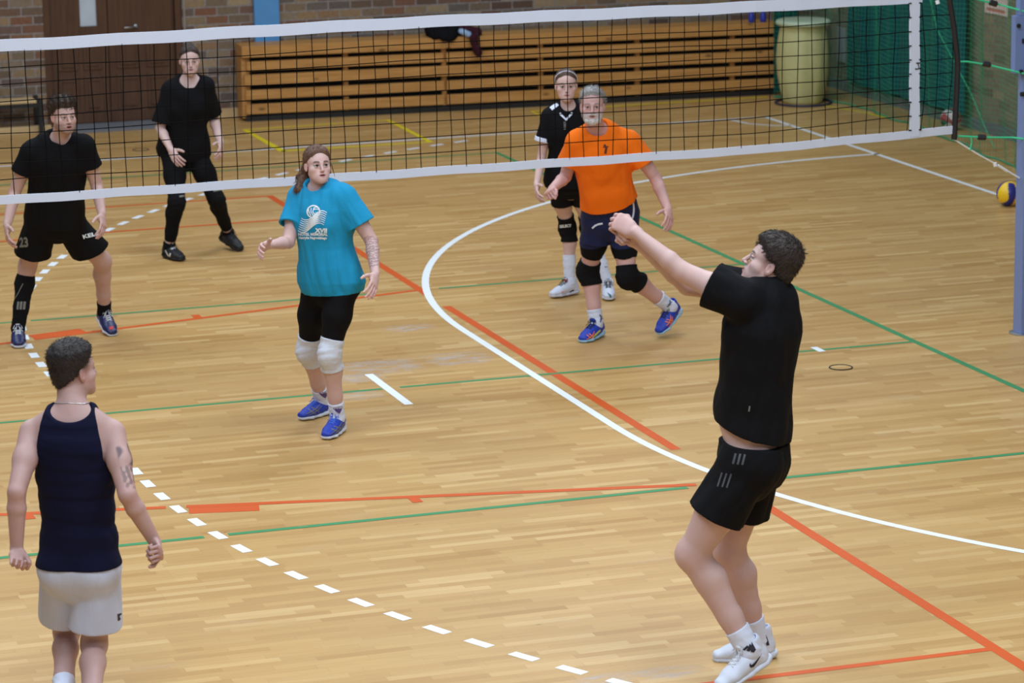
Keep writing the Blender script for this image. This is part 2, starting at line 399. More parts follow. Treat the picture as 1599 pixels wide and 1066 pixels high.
b = MB(); b.box(.0, .05, .06, .35, .03, .65); b.build('end_board', M['bench_wood'], bl, bevel=.004)
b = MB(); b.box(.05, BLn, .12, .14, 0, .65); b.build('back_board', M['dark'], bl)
b = MB(); b.box(.03, BLn, .03, .06, 0.0, .055); b.build('base_rail', M['black_metal'], bl)
# clothes thrown over the bench top: built with the solids below
# small bench at left
sb = empty('small_bench', (-4.55, 11.98, 0)); tag(sb, 'small bench with pale wooden seat and black legs by the wall left of the door', 'bench')
b = MB(); b.box(-.3, .72, -.02, .26, .315, .345); b.build('seat', M['pale_wood'], sb, bevel=.012)
b = MB(); b.box(-.3, .74, -.02, -.0, .275, .312); b.box(-.3, .74, .25, .27, .275, .312); b.build('frame', M['black_metal'], sb)
for (x, y) in ((.735, -.02), (.735, .24)):
    b = MB(); b.box(x, x+.045, y, y+.04, 0, .36); b.build('leg', M['black_metal'], sb, bevel=.004)
# a slice of an orange wooden upright at the far left edge
b = MB(); b.box(-4.42, -4.155, 12.265, 12.345, .0, .62); o = b.build('wooden_board', M['bench_wood'], bevel=.006); tag(o, 'orange wooden board standing behind the small bench at the left edge', 'board')
# ------------------------------------------------------------------ right side: curtain, netting, sack, balls
def sheet(name, path, z0, z1, mat, fold=.05, nf=9, du=.04, parent=None, thick=.006):
    """hanging cloth along a floor path with vertical folds"""
    path = np.array(path, float); seg = np.linalg.norm(np.diff(path, axis=0), axis=1); L = np.concatenate([[0], np.cumsum(seg)])
    n = int(L[-1]/du); ss = np.linspace(0, L[-1], n); X = np.interp(ss, L, path[:, 0]); Y = np.interp(ss, L, path[:, 1])
    dx, dy = np.gradient(X), np.gradient(Y); ln = np.hypot(dx, dy); nx, ny = -dy/ln, dx/ln
    o_ = fold*(np.sin(ss*nf)+.5*np.sin(ss*nf*2.3+1)); zs = np.linspace(z0, z1, 8); vs = []; fs = []
    for side in (0, 1):
        for z in zs:
            amp = .6+.4*(z-z0)/(z1-z0)
            for i in range(n): vs.append((X[i]+nx[i]*(o_[i]*amp+side*thick), Y[i]+ny[i]*(o_[i]*amp+side*thick), z))
    m = len(zs)
    for side in (0, 1):
        for j in range(m-1):
            for i in range(n-1):
                a = side*m*n+j*n+i; q = (a, a+1, a+n+1, a+n); fs.append(q if side else q[::-1])
    b = MB(); b.add(vs, fs); return b.build(name, mat, parent, True)
o = sheet('wall_curtain', [(WX-.10, 11.40), (WX-.12, 10.0), (WX-.10, 8.62)], .14, 3.2, M['teal'], .03, 11)
tag(o, 'dark teal green curtain hanging on the right hand brick wall', 'curtain')
b = MB(); b.box(WX-.05, WX-.001, 7.0, 12.0, 0, .10); tag(b.build('baseboard_right', M['grey']), kind='structure')
def netting(name, path, z0, z1, cell, r, mat, bell=.0):
    path = np.array(path, float); seg = np.linalg.norm(np.diff(path, axis=0), axis=1); L = np.concatenate([[0], np.cumsum(seg)])
    n = int(L[-1]/cell); ss = np.linspace(0, L[-1], n); X = np.interp(ss, L, path[:, 0]); Y = np.interp(ss, L, path[:, 1])
    X = X+.03*np.sin(ss*5.1)+.015*np.sin(ss*13); Y = Y+.02*np.sin(ss*7)
    zs = np.arange(z0, z1, cell); b = MB()
    for i in range(n):
        pts = [(X[i]+.01*math.sin(z*5+i*.3), Y[i]+.012*math.sin(z*4+i), z) for z in zs[::4]]
        b.tube(pts, r, 3)
    for j, z in enumerate(zs):
        pts = [(X[i]+.01*math.sin(z*5+i*.3), Y[i]+.012*math.sin(z*4+i), z+.012*math.sin(i*.35+j*.05)) for i in range(0, n, 2)]
        b.tube(pts, r, 3)
    return b, list(zip(X, Y))
b, npath = netting('n', [(3.86, 11.38), (3.95, 11.34), (4.25, 11.26), (4.36, 10.6), (4.32, 8.9), (4.15, 7.2), (3.95, 5.9), (3.95, 4.2)], .02, 2.6, .045, .0019, M['green_net'])
nt = b.build('barrier_netting', M['green_net']); tag(nt, 'green barrier netting hanging in front of the right hand wall', 'netting')
b = MB(); b.tube([(x, y, .012) for x, y in npath[::2]], .008, 5); b.build('hem_cord', M['green_net'], nt)
b = MB(); b.tube([(4.28, 8.75, 1.6), (4.33, 8.5, 1.0), (4.40, 7.9, .45), (4.36, 7.5, .16), (4.3, 7.2, .03)], .0045, 5); b.build('tie_cord', M['rope_green'], nt)
# second, solid green drape at the left end of the netting
o = sheet('green_drape', [(3.90, 11.47), (4.02, 11.46), (4.16, 11.44)], .05, 2.6, M['curtain'], .02, 30, .015); tag(o, 'narrow gathered green drape at the right end of the benches', 'curtain')
# sack
cx, cy = 4.0, 10.95
sk = empty('standing_sack', (cx, cy, 0)); tag(sk, 'tall pale yellow sheeting bin with rolled rim standing in the far right corner', 'bin')
prof = [(.02, .02), (.19, .0), (.205, .03), (.235, .15), (.265, .32), (.272, .48), (.262, .62), (.245, .74), (.232, .80), (.25, .815)]
b = MB(); b.lathe(prof, n=48, wob=lambda a, z: .018*math.sin(9*a+z*2)+.012*math.sin(17*a-z*6)+.01*math.sin(5*a)); b.build('body', M['sack'], sk, True)
b = MB(); b.lathe([(.0, .818), (.262, .812), (.282, .822), (.288, .842), (.278, .862), (.255, .868), (.0, .862)], n=48, wob=lambda a, z: .012*math.sin(7*a)); b.build('rim', plain('green_white_rim', srgb(190, 206, 176), .5, .1), sk, True)
b = MB(); b.tube([(cx+.0+.29*math.cos(a)-.02, cy-.06+.29*math.sin(a), .013) for a in np.linspace(0, 2*math.pi, 49)[:-1]], .012, 8, True)
o = b.build('hoop', plain('dark_blue_hoop', srgb(44, 46, 74), .5), None, True); tag(o, 'dark hoop lying on the floor around the pale yellow bin', 'hoop')
# switch box on the side wall
b = MB(); b.box(WX-.03, WX-.001, 11.62, 11.80, .30, .66); o = b.build('wall_box', plain('grey_wall_box', srgb(150, 152, 158), .5), bevel=.008); tag(o, 'pale grey box fixed low on the right hand wall behind the netting', 'box')
# paper sign
p0 = np.array([WX-.004, 8.45, 1.165])
b = MB(); b.box(WX-.008, WX-.001, 7.95, 8.42, 1.16, 1.55); sg = b.build('paper_sign', plain('pale_pink_paper', srgb(226, 204, 200), .7, .04)); tag(sg, 'pale paper sign on the right hand brick wall at the top edge', 'sign')
b = MB(); b.box(WX-.0095, WX-.008, 8.0, 8.37, 1.185, 1.215); b.build('printed_line', plain('sign_red', srgb(196, 120, 110), .7), sg)
# balls
def ball(name, c, r, cols, rot, label):
    """eighteen-panel volleyball: six faces of three curved strips, each strip its own mesh colour"""
    me = bpy.data.meshes.new(name); bm = bmesh.new()
    bmesh.ops.create_cube(bm, size=2.0); bmesh.ops.subdivide_edges(bm, edges=list(bm.edges), cuts=23, use_grid_fill=True)
    face_id = {}
    for f in bm.faces:
        cc = f.calc_center_median(); a = max(range(3), key=lambda i: abs(cc[i])); s = 1 if cc[a] > 0 else -1
        bax = (a+1) % 3 if s > 0 else (a+2) % 3; cax = 3-a-bax
        w = cc[bax] + .30*math.sin(cc[cax]*1.35)*s
        k = 0 if w < -.36 else (1 if w < .36 else 2)
        f.material_index = cols[1][(a*2+(s > 0))*3+k]
        f.smooth = True
    for v in bm.verts:
        c3 = v.co.copy(); best = 9
        for a in range(3):
            if abs(abs(c3[a])-1) < 1e-4:
                s = 1 if c3[a] > 0 else -1; bax = (a+1) % 3 if s > 0 else (a+2) % 3; cax = 3-a-bax
                w = c3[bax] + .30*math.sin(c3[cax]*1.35)*s
                best = min(best, abs(w-.36), abs(w+.36), 1-abs(c3[bax])+.0, 9)
        v.co = c3.normalized()*r*(1-.016*math.exp(-(best/.035)**2))
    bm.to_mesh(me); bm.free()
    o = bpy.data.objects.new(name, me); COL.objects.link(o)
    for m in cols[0]: me.materials.append(m)
    o.location = c; o.rotation_euler = rot; tag(o, label, 'ball'); return o
mY, mB = plain('yellow_leather', srgb(244, 200, 32), .4, .05, 60, bump=.1), plain('blue_leather', srgb(36, 42, 128), .4, .08, 60, bump=.1)
alt = [0, 1, 0]*6
ball('volleyball', tuple(on_z(1577, 322)+np.array([0, .02, .105])), .107, ([mY, mB], alt), (1.15, .35, -.35), 'yellow and blue volleyball on the floor beside the grey blue post')
mW, mR, mG = plain('white_leather', srgb(214, 208, 206), .45, .05), plain('red_leather', srgb(168, 44, 66), .45, .08), plain('green_leather', srgb(26, 66, 56), .45, .08)
alt2 = [1, 0, 2]*6
ball('volleyball', (4.55, 8.62, .105), .105, ([mW, mR, mG], alt2), (.5, .5, 1.2), 'white red and green volleyball by the wall behind the netting')
# ------------------------------------------------------------------ post with bracket
PX, PY = .755, -.04
po = empty('net_post', (PX+.06, PY, 0)); tag(po, 'square grey blue steel net post standing at the right edge', 'post')
b = MB(); b.box(-.062, .062, -.06, .06, .004, 2.62); b.build('upright', M['pole'], po, bevel=.010)
b = MB(); b.lathe([(.11, 0), (.11, .008), (.09, .012)], n=28); b.build('floor_plate', M['steel'], po)
br = MB(); br.box(-.135, -.062, -.03, .03, 1.80, 2.19); br.box(-.105, -.062, -.03, .03, 2.19, 2.60)
brk = br.build('side_bracket', M['pole'], po, bevel=.006)
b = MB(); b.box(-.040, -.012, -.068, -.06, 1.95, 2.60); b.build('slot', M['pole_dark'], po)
for (x, z) in ((-.115, 2.125), (-.09, 1.815)):
    b = MB(); b.tube([(x, -.045, z), (x, -.03, z)], .014, 10); b.build('bolt', M['black_metal'], brk)
for z in (1.66, 2.02):
    b = MB(); b.tube([(-.085, -.03, z), (-.055, -.03, z)], .016, 10); b.build('knob', M['black_metal'], po)
b = MB(); b.tube([(.0, -.075, 1.64), (.0, -.055, 1.64)], .014, 10); b.build('bolt', M['black_metal'], po)
# ------------------------------------------------------------------ volleyball net
nroot = empty('volleyball_net', (-4.5, 0, 1.36)); tag(nroot, 'long black volleyball net with white tapes stretched across the court', 'net')
XL, XR = -9.3, .285
def nz(x, f):   # f 0..1 from bottom tape to top tape
    ztop = 2.305 + .006*math.sin(x*1.3); zbot = 1.418 + (.03*max(0, x+1.2) if x > -1.2 else 0)
    return zbot + f*(ztop-zbot)
def nx(x, f, i): return x + .010*math.sin(i*1.7+f*4.0)*math.sin(math.pi*f) + (.03*math.sin(math.pi*f) if x > -.1 else 0)
b = MB(); off = np.array([4.5, 0, -1.36]); nv = int((XR-XL)/.1)
for i in range(nv+1):
    x = XL+.02+i*.1
    if x > XR: break
    pts = [np.array([nx(x, f, i), .004*math.sin(i+f*9), nz(x, f)])+off for f in np.linspace(-.01, 1.01, 12)]
    b.tube(pts, .0030, 4)
for j in range(1, 9):
    f = j/9.0; pts = []
    for i, x in enumerate(np.arange(XL, XR+.001, .05)):
        pts.append(np.array([x, .004*math.sin(j*2+x*3), nz(x, f)+.006*math.sin(x*2.1+j)-.008*abs(math.sin(x*math.pi/1.9+j*.4))])+off)
    b.tube(pts, .0030, 4)
b.build('mesh', M['net_cord'], nroot)
def band(x0, x1, zf, h, yo, name, seg=.1, fold=.002):
    xs = np.arange(x0, x1+1e-6, (x1-x0)/max(2, int((x1-x0)/seg)))
    b = MB(); vs = []; 
    for x in xs:
        z = zf(x)+.0025*math.sin(x*9); w = fold*math.sin(x*23)
        for (dy, dz) in ((-yo+w, 0), (yo+w, 0), (yo+w, h), (-yo+w, h)): vs.append(np.array([x, dy, z+dz])+off)
    n = len(xs); fs = []
    for i in range(n-1):
        for k in range(4): fs.append((i*4+k, i*4+(k+1) % 4, i*4+4+(k+1) % 4, i*4+4+k))
    fs += [(0, 1, 2, 3), tuple((n-1)*4+k for k in (3, 2, 1, 0))]
    b.add(vs, fs); return b.build(name, M['tape'], nroot, bevel=0)
band(XL, .02, lambda x: nz(x, 1), .072, .006, 'top_tape')
band(XL, XR-.02, lambda x: nz(x, 0)-.054 - (.03*max(0, x)*0), .054, .005, 'bottom_tape')
b = MB(); vs = []
for f in np.linspace(-.055, 1.07, 14):
    xm = -.022-.012*f + .002*math.sin(f*14)
    for (dx, dy) in ((-.036, -.008), (.034, -.008), (.034, .008), (-.036, .008)): vs.append(np.array([xm+dx, dy, nz(0, f)])+off)
fs = [(i*4+k, i*4+(k+1) % 4, i*4+4+(k+1) % 4, i*4+4+k) for i in range(13) for k in range(4)]+[(3, 2, 1, 0), (52, 53, 54, 55)]
b.add(vs, fs); sbd = b.build('side_tape', M['tape'], nroot)
b = MB()
for f in np.linspace(.0, 1.0, 10):
    for s in (-1, 1):
        xm = -.022-.012*f; b = MB(); b.tube([np.array([xm+s*.028, -.011, nz(0, f)])+off, np.array([xm+s*.048, -.006, nz(0, f)])+off], .004, 5); b.build('lacing', M['net_cord'], sbd)
b = MB(); b.tube([np.array([-.03, -.012, 1.865])+off, np.array([.02, -.012, 1.868])+off], .003, 5); b.tube([np.array([.0, -.012, 1.865])+off, np.array([-.01, -.012, 1.905])+off], .003, 5)
b.tube([np.array([-.022, -.012, 1.905])+off, np.array([.006, -.012, 1.905])+off], .003, 5)
b.build('knotted_cord', M['net_cord'], sbd)
b = MB(); b.tube([np.array([float(np.interp(z, [1.37, 1.6, 1.89, 2.1, 2.45], [.272, .282, .290, .262, .195])), -.0, z])+off for z in np.linspace(1.372, 2.45, 14)], .021, 8); b.build('end_sleeve', M['black_metal'], nroot)
def rope(name, pts, r, mat, clip=None, label=''):
    b = MB(); b.tube([np.array(p) for p in pts], r, 6); o = b.build(name, mat, nroot); tag(o, label)
    if clip is not None:
        c = np.array(clip); d = np.array(pts[-1])-np.array(pts[0]); d /= np.linalg.norm(d)
        b = MB(); b.tube([c-d*.03, c-d*.025, c+d*.025, c+d*.03], [.012, .02, .02, .012], 8); b.build('cord_lock', M['black_metal'], o)
    return o
def ro(*p): return tuple(np.array(p)+off)
rope('tension_rope', [ro(.30, 0, 1.895), ro(.36, 0, 1.893), ro(.52, -.01, 1.862), ro(.80, -.105, 1.785)], .007, M['rope_green'], ro(.50, -.008, 1.868), 'green upper tension rope with black cord lock')
rope('tension_rope', [ro(.30, 0, 1.392), ro(.50, -.01, 1.372), ro(.695, -.03, 1.362), ro(.80, -.105, 1.35)], .007, M['rope_green'], ro(.475, -.008, 1.374), 'green lower tension rope with black cord lock')
rope('tension_rope', [ro(.255, 0, 2.38), ro(.45, 0, 2.30), ro(.60, -.0, 2.262), ro(.80, -.105, 2.20)], .007, M['rope_green'], ro(.545, -.002, 2.276), 'green top tension rope with black cord lock')
rope('loose_end', [ro(.395, -.01, 1.384), ro(.398, -.012, 1.34), ro(.388, -.012, 1.29)], .005, M['rope_green'], None, 'short loose green cord end')
rope('bottom_cord', [ro(.27, 0, 1.372), ro(.45, -.005, 1.26), ro(.60, -.01, 1.175), ro(.755, -.03, 1.08)], .006, M['rope_white'], None, 'white bottom cord running down to the post')
b = MB(); b.tube([np.array(ro(.575, -.012, 1.195)), np.array(ro(.58, -.014, 1.17))], .014, 7); b.tube([np.array(ro(.60, -.01, 1.175)), np.array(ro(.67, -.016, 1.13))], .010, 7); b.build('cord_knot', M['rope_white'], nroot)
b = MB(); b.tube([np.array(ro(.13, 0, 2.315)), np.array(ro(.135, -.005, 2.29))], .014, 7); b.build('hook', M['white_plastic'], nroot)
# ------------------------------------------------------------------ implicit-surface body builder
F32 = np.float32
def nrm(v): v = np.asarray(v, float); return v/(np.linalg.norm(v)+1e-12)
def smin(a, b, k):
    if k <= 0: return np.minimum(a, b)
    h = np.maximum(k-np.abs(a-b), 0)/k
    return np.minimum(a, b)-h*h*k*.25
def smax(a, b, k): return -smin(-a, -b, k)
class Prim:
    """swept ellipse between a and b; s = side axis; ra, rb = (half side, half other)"""
    def __init__(s, a, b, ra, rb=None, side=None, k=.02, sub=False, cap=None):
        s.a = np.asarray(a, float); s.b = np.asarray(b, float)
        rb = ra if rb is None else rb
        s.ra = np.array(ra if hasattr(ra, '__len__') else (ra, ra), float); s.rb = np.array(rb if hasattr(rb, '__len__') else (rb, rb), float)
        ax = s.b-s.a; s.L = np.linalg.norm(ax); s.k = k; s.sub = sub; s.cap = cap
        if s.L < 1e-6: ax = np.array([0, 0, 1.]); 
        s.ax = nrm(ax)
        if side is None: side = np.array([1, .3, .2])
        s.sd = nrm(side-np.dot(side, s.ax)*s.ax); s.ot = np.cross(s.ax, s.sd)
        s.round = abs(s.ra[0]-s.ra[1]) < 1e-6 and abs(s.rb[0]-s.rb[1]) < 1e-6 and cap is None
        s.rmax = max(s.ra.max(), s.rb.max(), cap or 0)
    def bound(s, C):
        q = C-s.a; t = np.clip(q@s.ax, 0, s.L); return np.linalg.norm(q-t[:, None]*s.ax, axis=1)-s.rmax
    def dist(s, P):
        q = P-s.a.astype(F32); w = q@s.ax.astype(F32); t = np.clip(w, 0, s.L); f = t/(s.L+1e-9)
        if s.round:
            d = np.sqrt(np.maximum(np.einsum('...i,...i', q, q)-w*w, 0)+(w-t)**2)
            return d-(s.ra[0]+(s.rb[0]-s.ra[0])*f)
        u = q@s.sd.astype(F32); v = q@s.ot.astype(F32); w = w-t
        ru = s.ra[0]+(s.rb[0]-s.ra[0])*f; rv = s.ra[1]+(s.rb[1]-s.ra[1])*f; rw = s.cap if s.cap else np.minimum(ru, rv)
        a, b_, c = u/ru, v/rv, w/rw
        k0 = np.sqrt(a*a+b_*b_+c*c); k1 = np.sqrt((a/ru)**2+(b_/rv)**2+(c/rw)**2)+1e-6
        return k0*(k0-1)/k1
def ell(c, r, x=None, y=None, k=.01, sub=False):
    """ellipsoid with centre c, radii r along axes x, y, x cross y"""
    x = np.array([1., 0, 0]) if x is None else nrm(x); y = np.array([0, 1., 0]) if y is None else nrm(y)
    e = 1e-4*y
    p = Prim(np.asarray(c)-e, np.asarray(c)+e, (r[0], r[2]), side=x, k=k, sub=sub, cap=r[1]); return p
def prims(lst):
    def f(P, C, R):
        D = np.full(P.shape[:2], .5, F32)
        for p in lst:
            idx = np.nonzero(p.bound(C) < R+.105)[0]
            if not len(idx): continue
            d = p.dist(P[idx]).astype(F32)
            D[idx] = smax(D[idx], -d, p.k) if p.sub else smin(D[idx], d, p.k)
        return D
    return f
def union(fs, k=0.0):
    def f(P, C, R):
        D = fs[0](P, C, R)
        for g in fs[1:]: D = smin(D, g(P, C, R), k)
        return D
    return f
def inter(f1, f2, k=0.0): return lambda P, C, R: smax(f1(P, C, R), f2(P, C, R), k)
def minus(f1, f2, k=0.0): return lambda P, C, R: smax(f1(P, C, R), -f2(P, C, R), k)
def offs(f1, r): return lambda P, C, R: f1(P, C, R)-F32(r)
def halfspace(p, n):
    p = np.asarray(p, F32); n = nrm(n).astype(F32)
    return lambda P, C, R: (P-p)@n
def wrinkle(f1, amp, freq, seed=0, stretch=None):
    rs = np.random.RandomState(seed); K = rs.normal(size=(7, 3)); K /= np.linalg.norm(K, axis=1)[:, None]
    if stretch is not None:
        for i in range(7): K[i] -= .75*np.dot(K[i], stretch)*np.asarray(stretch)
    fr = freq*rs.uniform(.6, 2.2, 7); ph = rs.uniform(0, 6.28, 7); am = 1/fr*freq
    def f(P, C, R):
        D = f1(P, C, R); w = 0
        if P.shape[1] == 1: return D
        idx = np.nonzero(np.abs(D).min(1) < .03)[0]
        Q = P[idx]
        w = np.zeros(Q.shape[:2], F32); base = np.sin(Q@(K[0]*freq*.7).astype(F32)+F32(ph[0]))
        for i in range(7): 
            s = np.sin(Q@(K[i]*fr[i]).astype(F32)+F32(ph[i])+1.3*base); w += F32(am[i])*(1-np.abs(s)*2)
        D[idx] += F32(amp*.3)*w*np.clip((F32(.03)-np.abs(D[idx]))*F32(60), 0, 1)
        return D
    return f
def surface(field, lo, hi, h, batch=1500):
    """dual (surface-net) polygoniser on sparse 8-cell blocks"""
    lo = np.asarray(lo, float); hi = np.asarray(hi, float); B = 8
    nb = np.ceil((hi-lo)/(B*h)).astype(int)
    gi = np.stack(np.meshgrid(*[np.arange(n) for n in nb], indexing='ij'), -1).reshape(-1, 3)
    Cn = lo+(gi+.5)*B*h; R = B*h*.5*math.sqrt(3)
    D = field(Cn[:, None, :].astype(F32), Cn, R)[:, 0]
    act = gi[np.abs(D) < R*1.5+.012]
    loc = np.stack(np.meshgrid(*[np.arange(B+1)]*3, indexing='ij'), -1).reshape(-1, 3)
    Vs = []; ids = []; quads = []
    S = nb*B+4
    def gid(ijk): return ((ijk[..., 0].astype(np.int64)+1)*S[1]+ijk[..., 1]+1)*S[2]+ijk[..., 2]+1
    todo = [act[i:i+batch] for i in range(0, len(act), batch)]; done = {tuple(t) for t in act}; tries = 0
    while todo:
        bk = todo.pop(); org = bk*B
        P = (lo+(org[:, None, :]+loc[None])*h).astype(F32)
        d = field(P, lo+(bk+.5)*B*h, R).reshape(-1, B+1, B+1, B+1)
        sg = d < 0
        acc = np.zeros(sg.shape[:1]+(B, B, B, 3), F32); cnt = np.zeros(sg.shape[:1]+(B, B, B), F32)
        ii = np.stack(np.meshgrid(*[np.arange(B)]*3, indexing='ij'), -1).astype(F32)
        for ax in range(3):
            o1, o2 = [x for x in range(3) if x != ax]
            for e1 in (0, 1):
                for e2 in (0, 1):
                    sl0 = [slice(None)]+[slice(0, B)]*3; sl0[1+o1] = slice(e1, B+e1); sl0[1+o2] = slice(e2, B+e2)
                    sl1 = list(sl0); sl1[1+ax] = slice(1, B+1)
                    d0, d1 = d[tuple(sl0)], d[tuple(sl1)]; cr = (d0 < 0) != (d1 < 0)
                    t = np.where(cr, d0/np.where(cr, d0-d1, 1), 0)
                    p = np.zeros(cr.shape+(3,), F32); p[..., ax] = t; p[..., o1] = e1; p[..., o2] = e2
                    acc += np.where(cr[..., None], p, 0); cnt += cr
        m = cnt > 0; w = np.nonzero(m)
        cell = org[w[0]]+np.stack(w[1:], -1)
        Vs.append(lo+(cell+acc[w]/cnt[w][:, None])*h); ids.append(gid(cell))
        for ax in range(3):
            o1, o2 = (ax+1) % 3, (ax+2) % 3
            sl0 = [slice(None)]+[slice(0, B)]*3; sl1 = list(sl0); sl1[1+ax] = slice(1, B+1)
            s0_, s1_ = sg[tuple(sl0)], sg[tuple(sl1)]; w = np.nonzero(s0_ != s1_)
            c = org[w[0]]+np.stack(w[1:], -1); e1 = np.eye(3, dtype=int)[o1]; e2 = np.eye(3, dtype=int)[o2]
            q = np.stack([gid(c-e1-e2), gid(c-e2), gid(c), gid(c-e1)], -1)
            fl = s0_[w]; q[~fl] = q[~fl][:, ::-1]; quads.append(q)
        if not todo and tries < 3:      # a patch that runs on into a skipped block: add that block
            tries += 1; known = np.unique(np.concatenate(ids)); miss = np.setdiff1d(np.unique(np.concatenate(quads)), known)
            if len(miss):
                ijk = np.stack([miss//(S[1]*S[2])-1, miss//S[2] % S[1]-1, miss % S[2]-1], -1)//B
                new = [t for t in {tuple(t) for t in ijk.tolist()} if t not in done and min(t) >= 0 and (np.array(t) < nb).all()]
                if new: done.update(new); todo.append(np.array(new))
    Vv = np.concatenate(Vs); ids = np.concatenate(ids); Q = np.concatenate(quads)
    o = np.argsort(ids); ids = ids[o]; Vv = Vv[o]
    pos = np.clip(np.searchsorted(ids, Q), 0, len(ids)-1); ok = (ids[pos] == Q).all(1)
    if (~ok).any(): print('   dropped quads', int((~ok).sum()))
    return Vv, pos[ok]
def eval_pts(field, X):
    """field values at loose points"""
    out = np.empty(len(X), F32); n = 64; m = len(X)
    pad = (-m) % n; Y = np.concatenate([X, np.repeat(X[-1:], pad, 0)]) if pad else X
    o = np.lexsort((np.round(Y[:, 2]*25), np.round(Y[:, 1]*25), np.round(Y[:, 0]*25)))
    P = Y[o].reshape(-1, n, 3); C = P.mean(1); R = np.linalg.norm(P-C[:, None], axis=2).max()
    d = field(P.astype(F32), C, min(R, .3)).reshape(-1); r = np.empty(len(Y), F32); r[o] = d
    return r[:m]
def mesh_np(name, Vv, Q, mat, parent, root, cols=None):
    me = bpy.data.meshes.new(name); Vv = Vv-root
    me.vertices.add(len(Vv)); me.vertices.foreach_set('co', Vv.astype(F32).ravel())
    me.loops.add(Q.size); me.loops.foreach_set('vertex_index', Q.astype(np.int32).ravel())
    me.polygons.add(len(Q)); me.polygons.foreach_set('loop_start', np.arange(0, Q.size, Q.shape[1], dtype=np.int32))
    me.update(calc_edges=True)
    me.polygons.foreach_set('use_smooth', [True]*len(Q))
    if cols is not None:
        ca = me.color_attributes.new('skin', 'FLOAT_COLOR', 'POINT'); ca.data.foreach_set('color', np.concatenate([cols, np.ones((len(cols), 1))], 1).astype(F32).ravel())
    me.validate()
    return link_mesh(name, me, mat, parent)
def field_mesh(name, field, lo, hi, h, mat, parent, root, relax=1):
    Vv, Q = surface(field, lo, hi, h)
    for _ in range(relax): Vv = smooth(Vv, Q, .5)
    return mesh_np(name, Vv, Q, mat, parent, root)
def smooth(Vv, Q, f):
    A = np.zeros_like(Vv); n = np.zeros(len(Vv))
    for i in range(4):
        for j in (1, 3):
            np.add.at(A, Q[:, i], Vv[Q[:, (i+j) % 4]]); np.add.at(n, Q[:, i], 1)
    n = np.maximum(n, 1)[:, None]; return Vv*(1-f)+f*A/n
# ------------------------------------------------------------------ people
def lerp(a, b, t): return np.asarray(a)*(1-t)+np.asarray(b)*t
def j_dep(P0, u, v, dep):
    d = ray(u, v); t = (np.dot(P0-CAM, EY)+dep)/np.dot(d, EY); return CAM+t*d
def j_len(par, u, v, L, sg):
    d = ray(u, v); q = CAM-par; b = np.dot(q, d); c = np.dot(q, q)-L*L; D = b*b-c
    if D <= 0: return CAM-b*d
    return CAM+(-b-sg*math.sqrt(D))*d
def j_mid(A, B, u, v, LA, LB, lo, hi):
    best = None; d = ray(u, v); t0 = np.dot((A+B)/2-CAM, d)
    for e in np.linspace(lo, hi, 61):
        p = CAM+(t0-e)*d; r = (np.linalg.norm(p-A)-LA)**2+(np.linalg.norm(p-B)-LB)**2
        if best is None or r < best[0]: best = (r, p)
    return best[1]
def rot(v, ax, a):
    ax = nrm(ax); return v*math.cos(a)+np.cross(ax, v)*math.sin(a)+ax*np.dot(ax, v)*(1-math.cos(a))
def hand_prims(W, d, n, left, s, curl, spread=.10, thumb=(.55, .75, .25)):
    d = nrm(d); n = nrm(n-np.dot(n, d)*d); t = np.cross(d, n)*(-1 if left else 1)
    out = [Prim(W-d*.01*s, W+d*.03*s, (.026*s, .019*s), (.034*s, .0165*s), side=t, k=.015),
           Prim(W+d*.03*s, W+d*.088*s, (.035*s, .0165*s), (.039*s, .0125*s), side=t, k=.012)]
    out.append(ell(W+d*.04*s+t*.022*s+n*.010*s, (.017*s, .030*s, .014*s), t, d, k=.012))
    for i, (o, ln) in enumerate(((.0300, .95), (.0100, 1.06), (-.0105, 1.0), (-.0295, .80))):
        p = W+d*(.090-.004*abs(i-1.2))*s+t*o*s; dr = nrm(d+t*(1.5-i)*spread*.9); ax = np.cross(dr, n)
        r = (.0092 if i < 3 else .0082)*s; a = 0
        for L, c, rr in ((.044, curl[0]+.06*i*(curl[0] > .2), 1.0), (.028, curl[1], .94), (.022, curl[2], .86)):
            a += c; q = p+rot(dr, ax, a)*L*ln*s; out.append(Prim(p, q, r*rr, r*rr*.93, k=.004)); p = q
    td = nrm(thumb[0]*d+thumb[1]*t+thumb[2]*n); p = W+d*.022*s+t*.020*s+n*.004*s
    for L, r0, r1, bend in ((.046, .0145, .012, 0), (.033, .0115, .0105, .35), (.026, .0105, .0085, .3)):
        td = nrm(td+(bend*2.2*(.45*n-.8*t+.15*d) if curl[0] > .55 else bend*.6*(d-.4*t))); q = p+td*L*s; out.append(Prim(p, q, r0*s, r1*s, k=.006)); p = q
    return out
SEC_M = [(-.10, .125, .088, -.004), (.02, .168, .112, -.008), (.20, .158, .106, .0), (.40, .146, .104, .006), (.60, .152, .112, .006), (.78, .164, .116, .004), (.92, .135, .090, -.004)]
SEC_F = [(-.10, .125, .090, -.006), (.02, .172, .112, -.012), (.20, .152, .100, .0), (.40, .122, .090, .004), (.60, .130, .098, .004), (.78, .140, .104, .004), (.92, .112, .078, -.004)]
SEC_G = [(-.10, .115, .084, -.004), (.02, .152, .104, -.006), (.20, .146, .098, .0), (.40, .142, .100, .004), (.60, .152, .108, .004), (.78, .168, .114, .002), (.92, .140, .090, -.004)]
class Body: pass
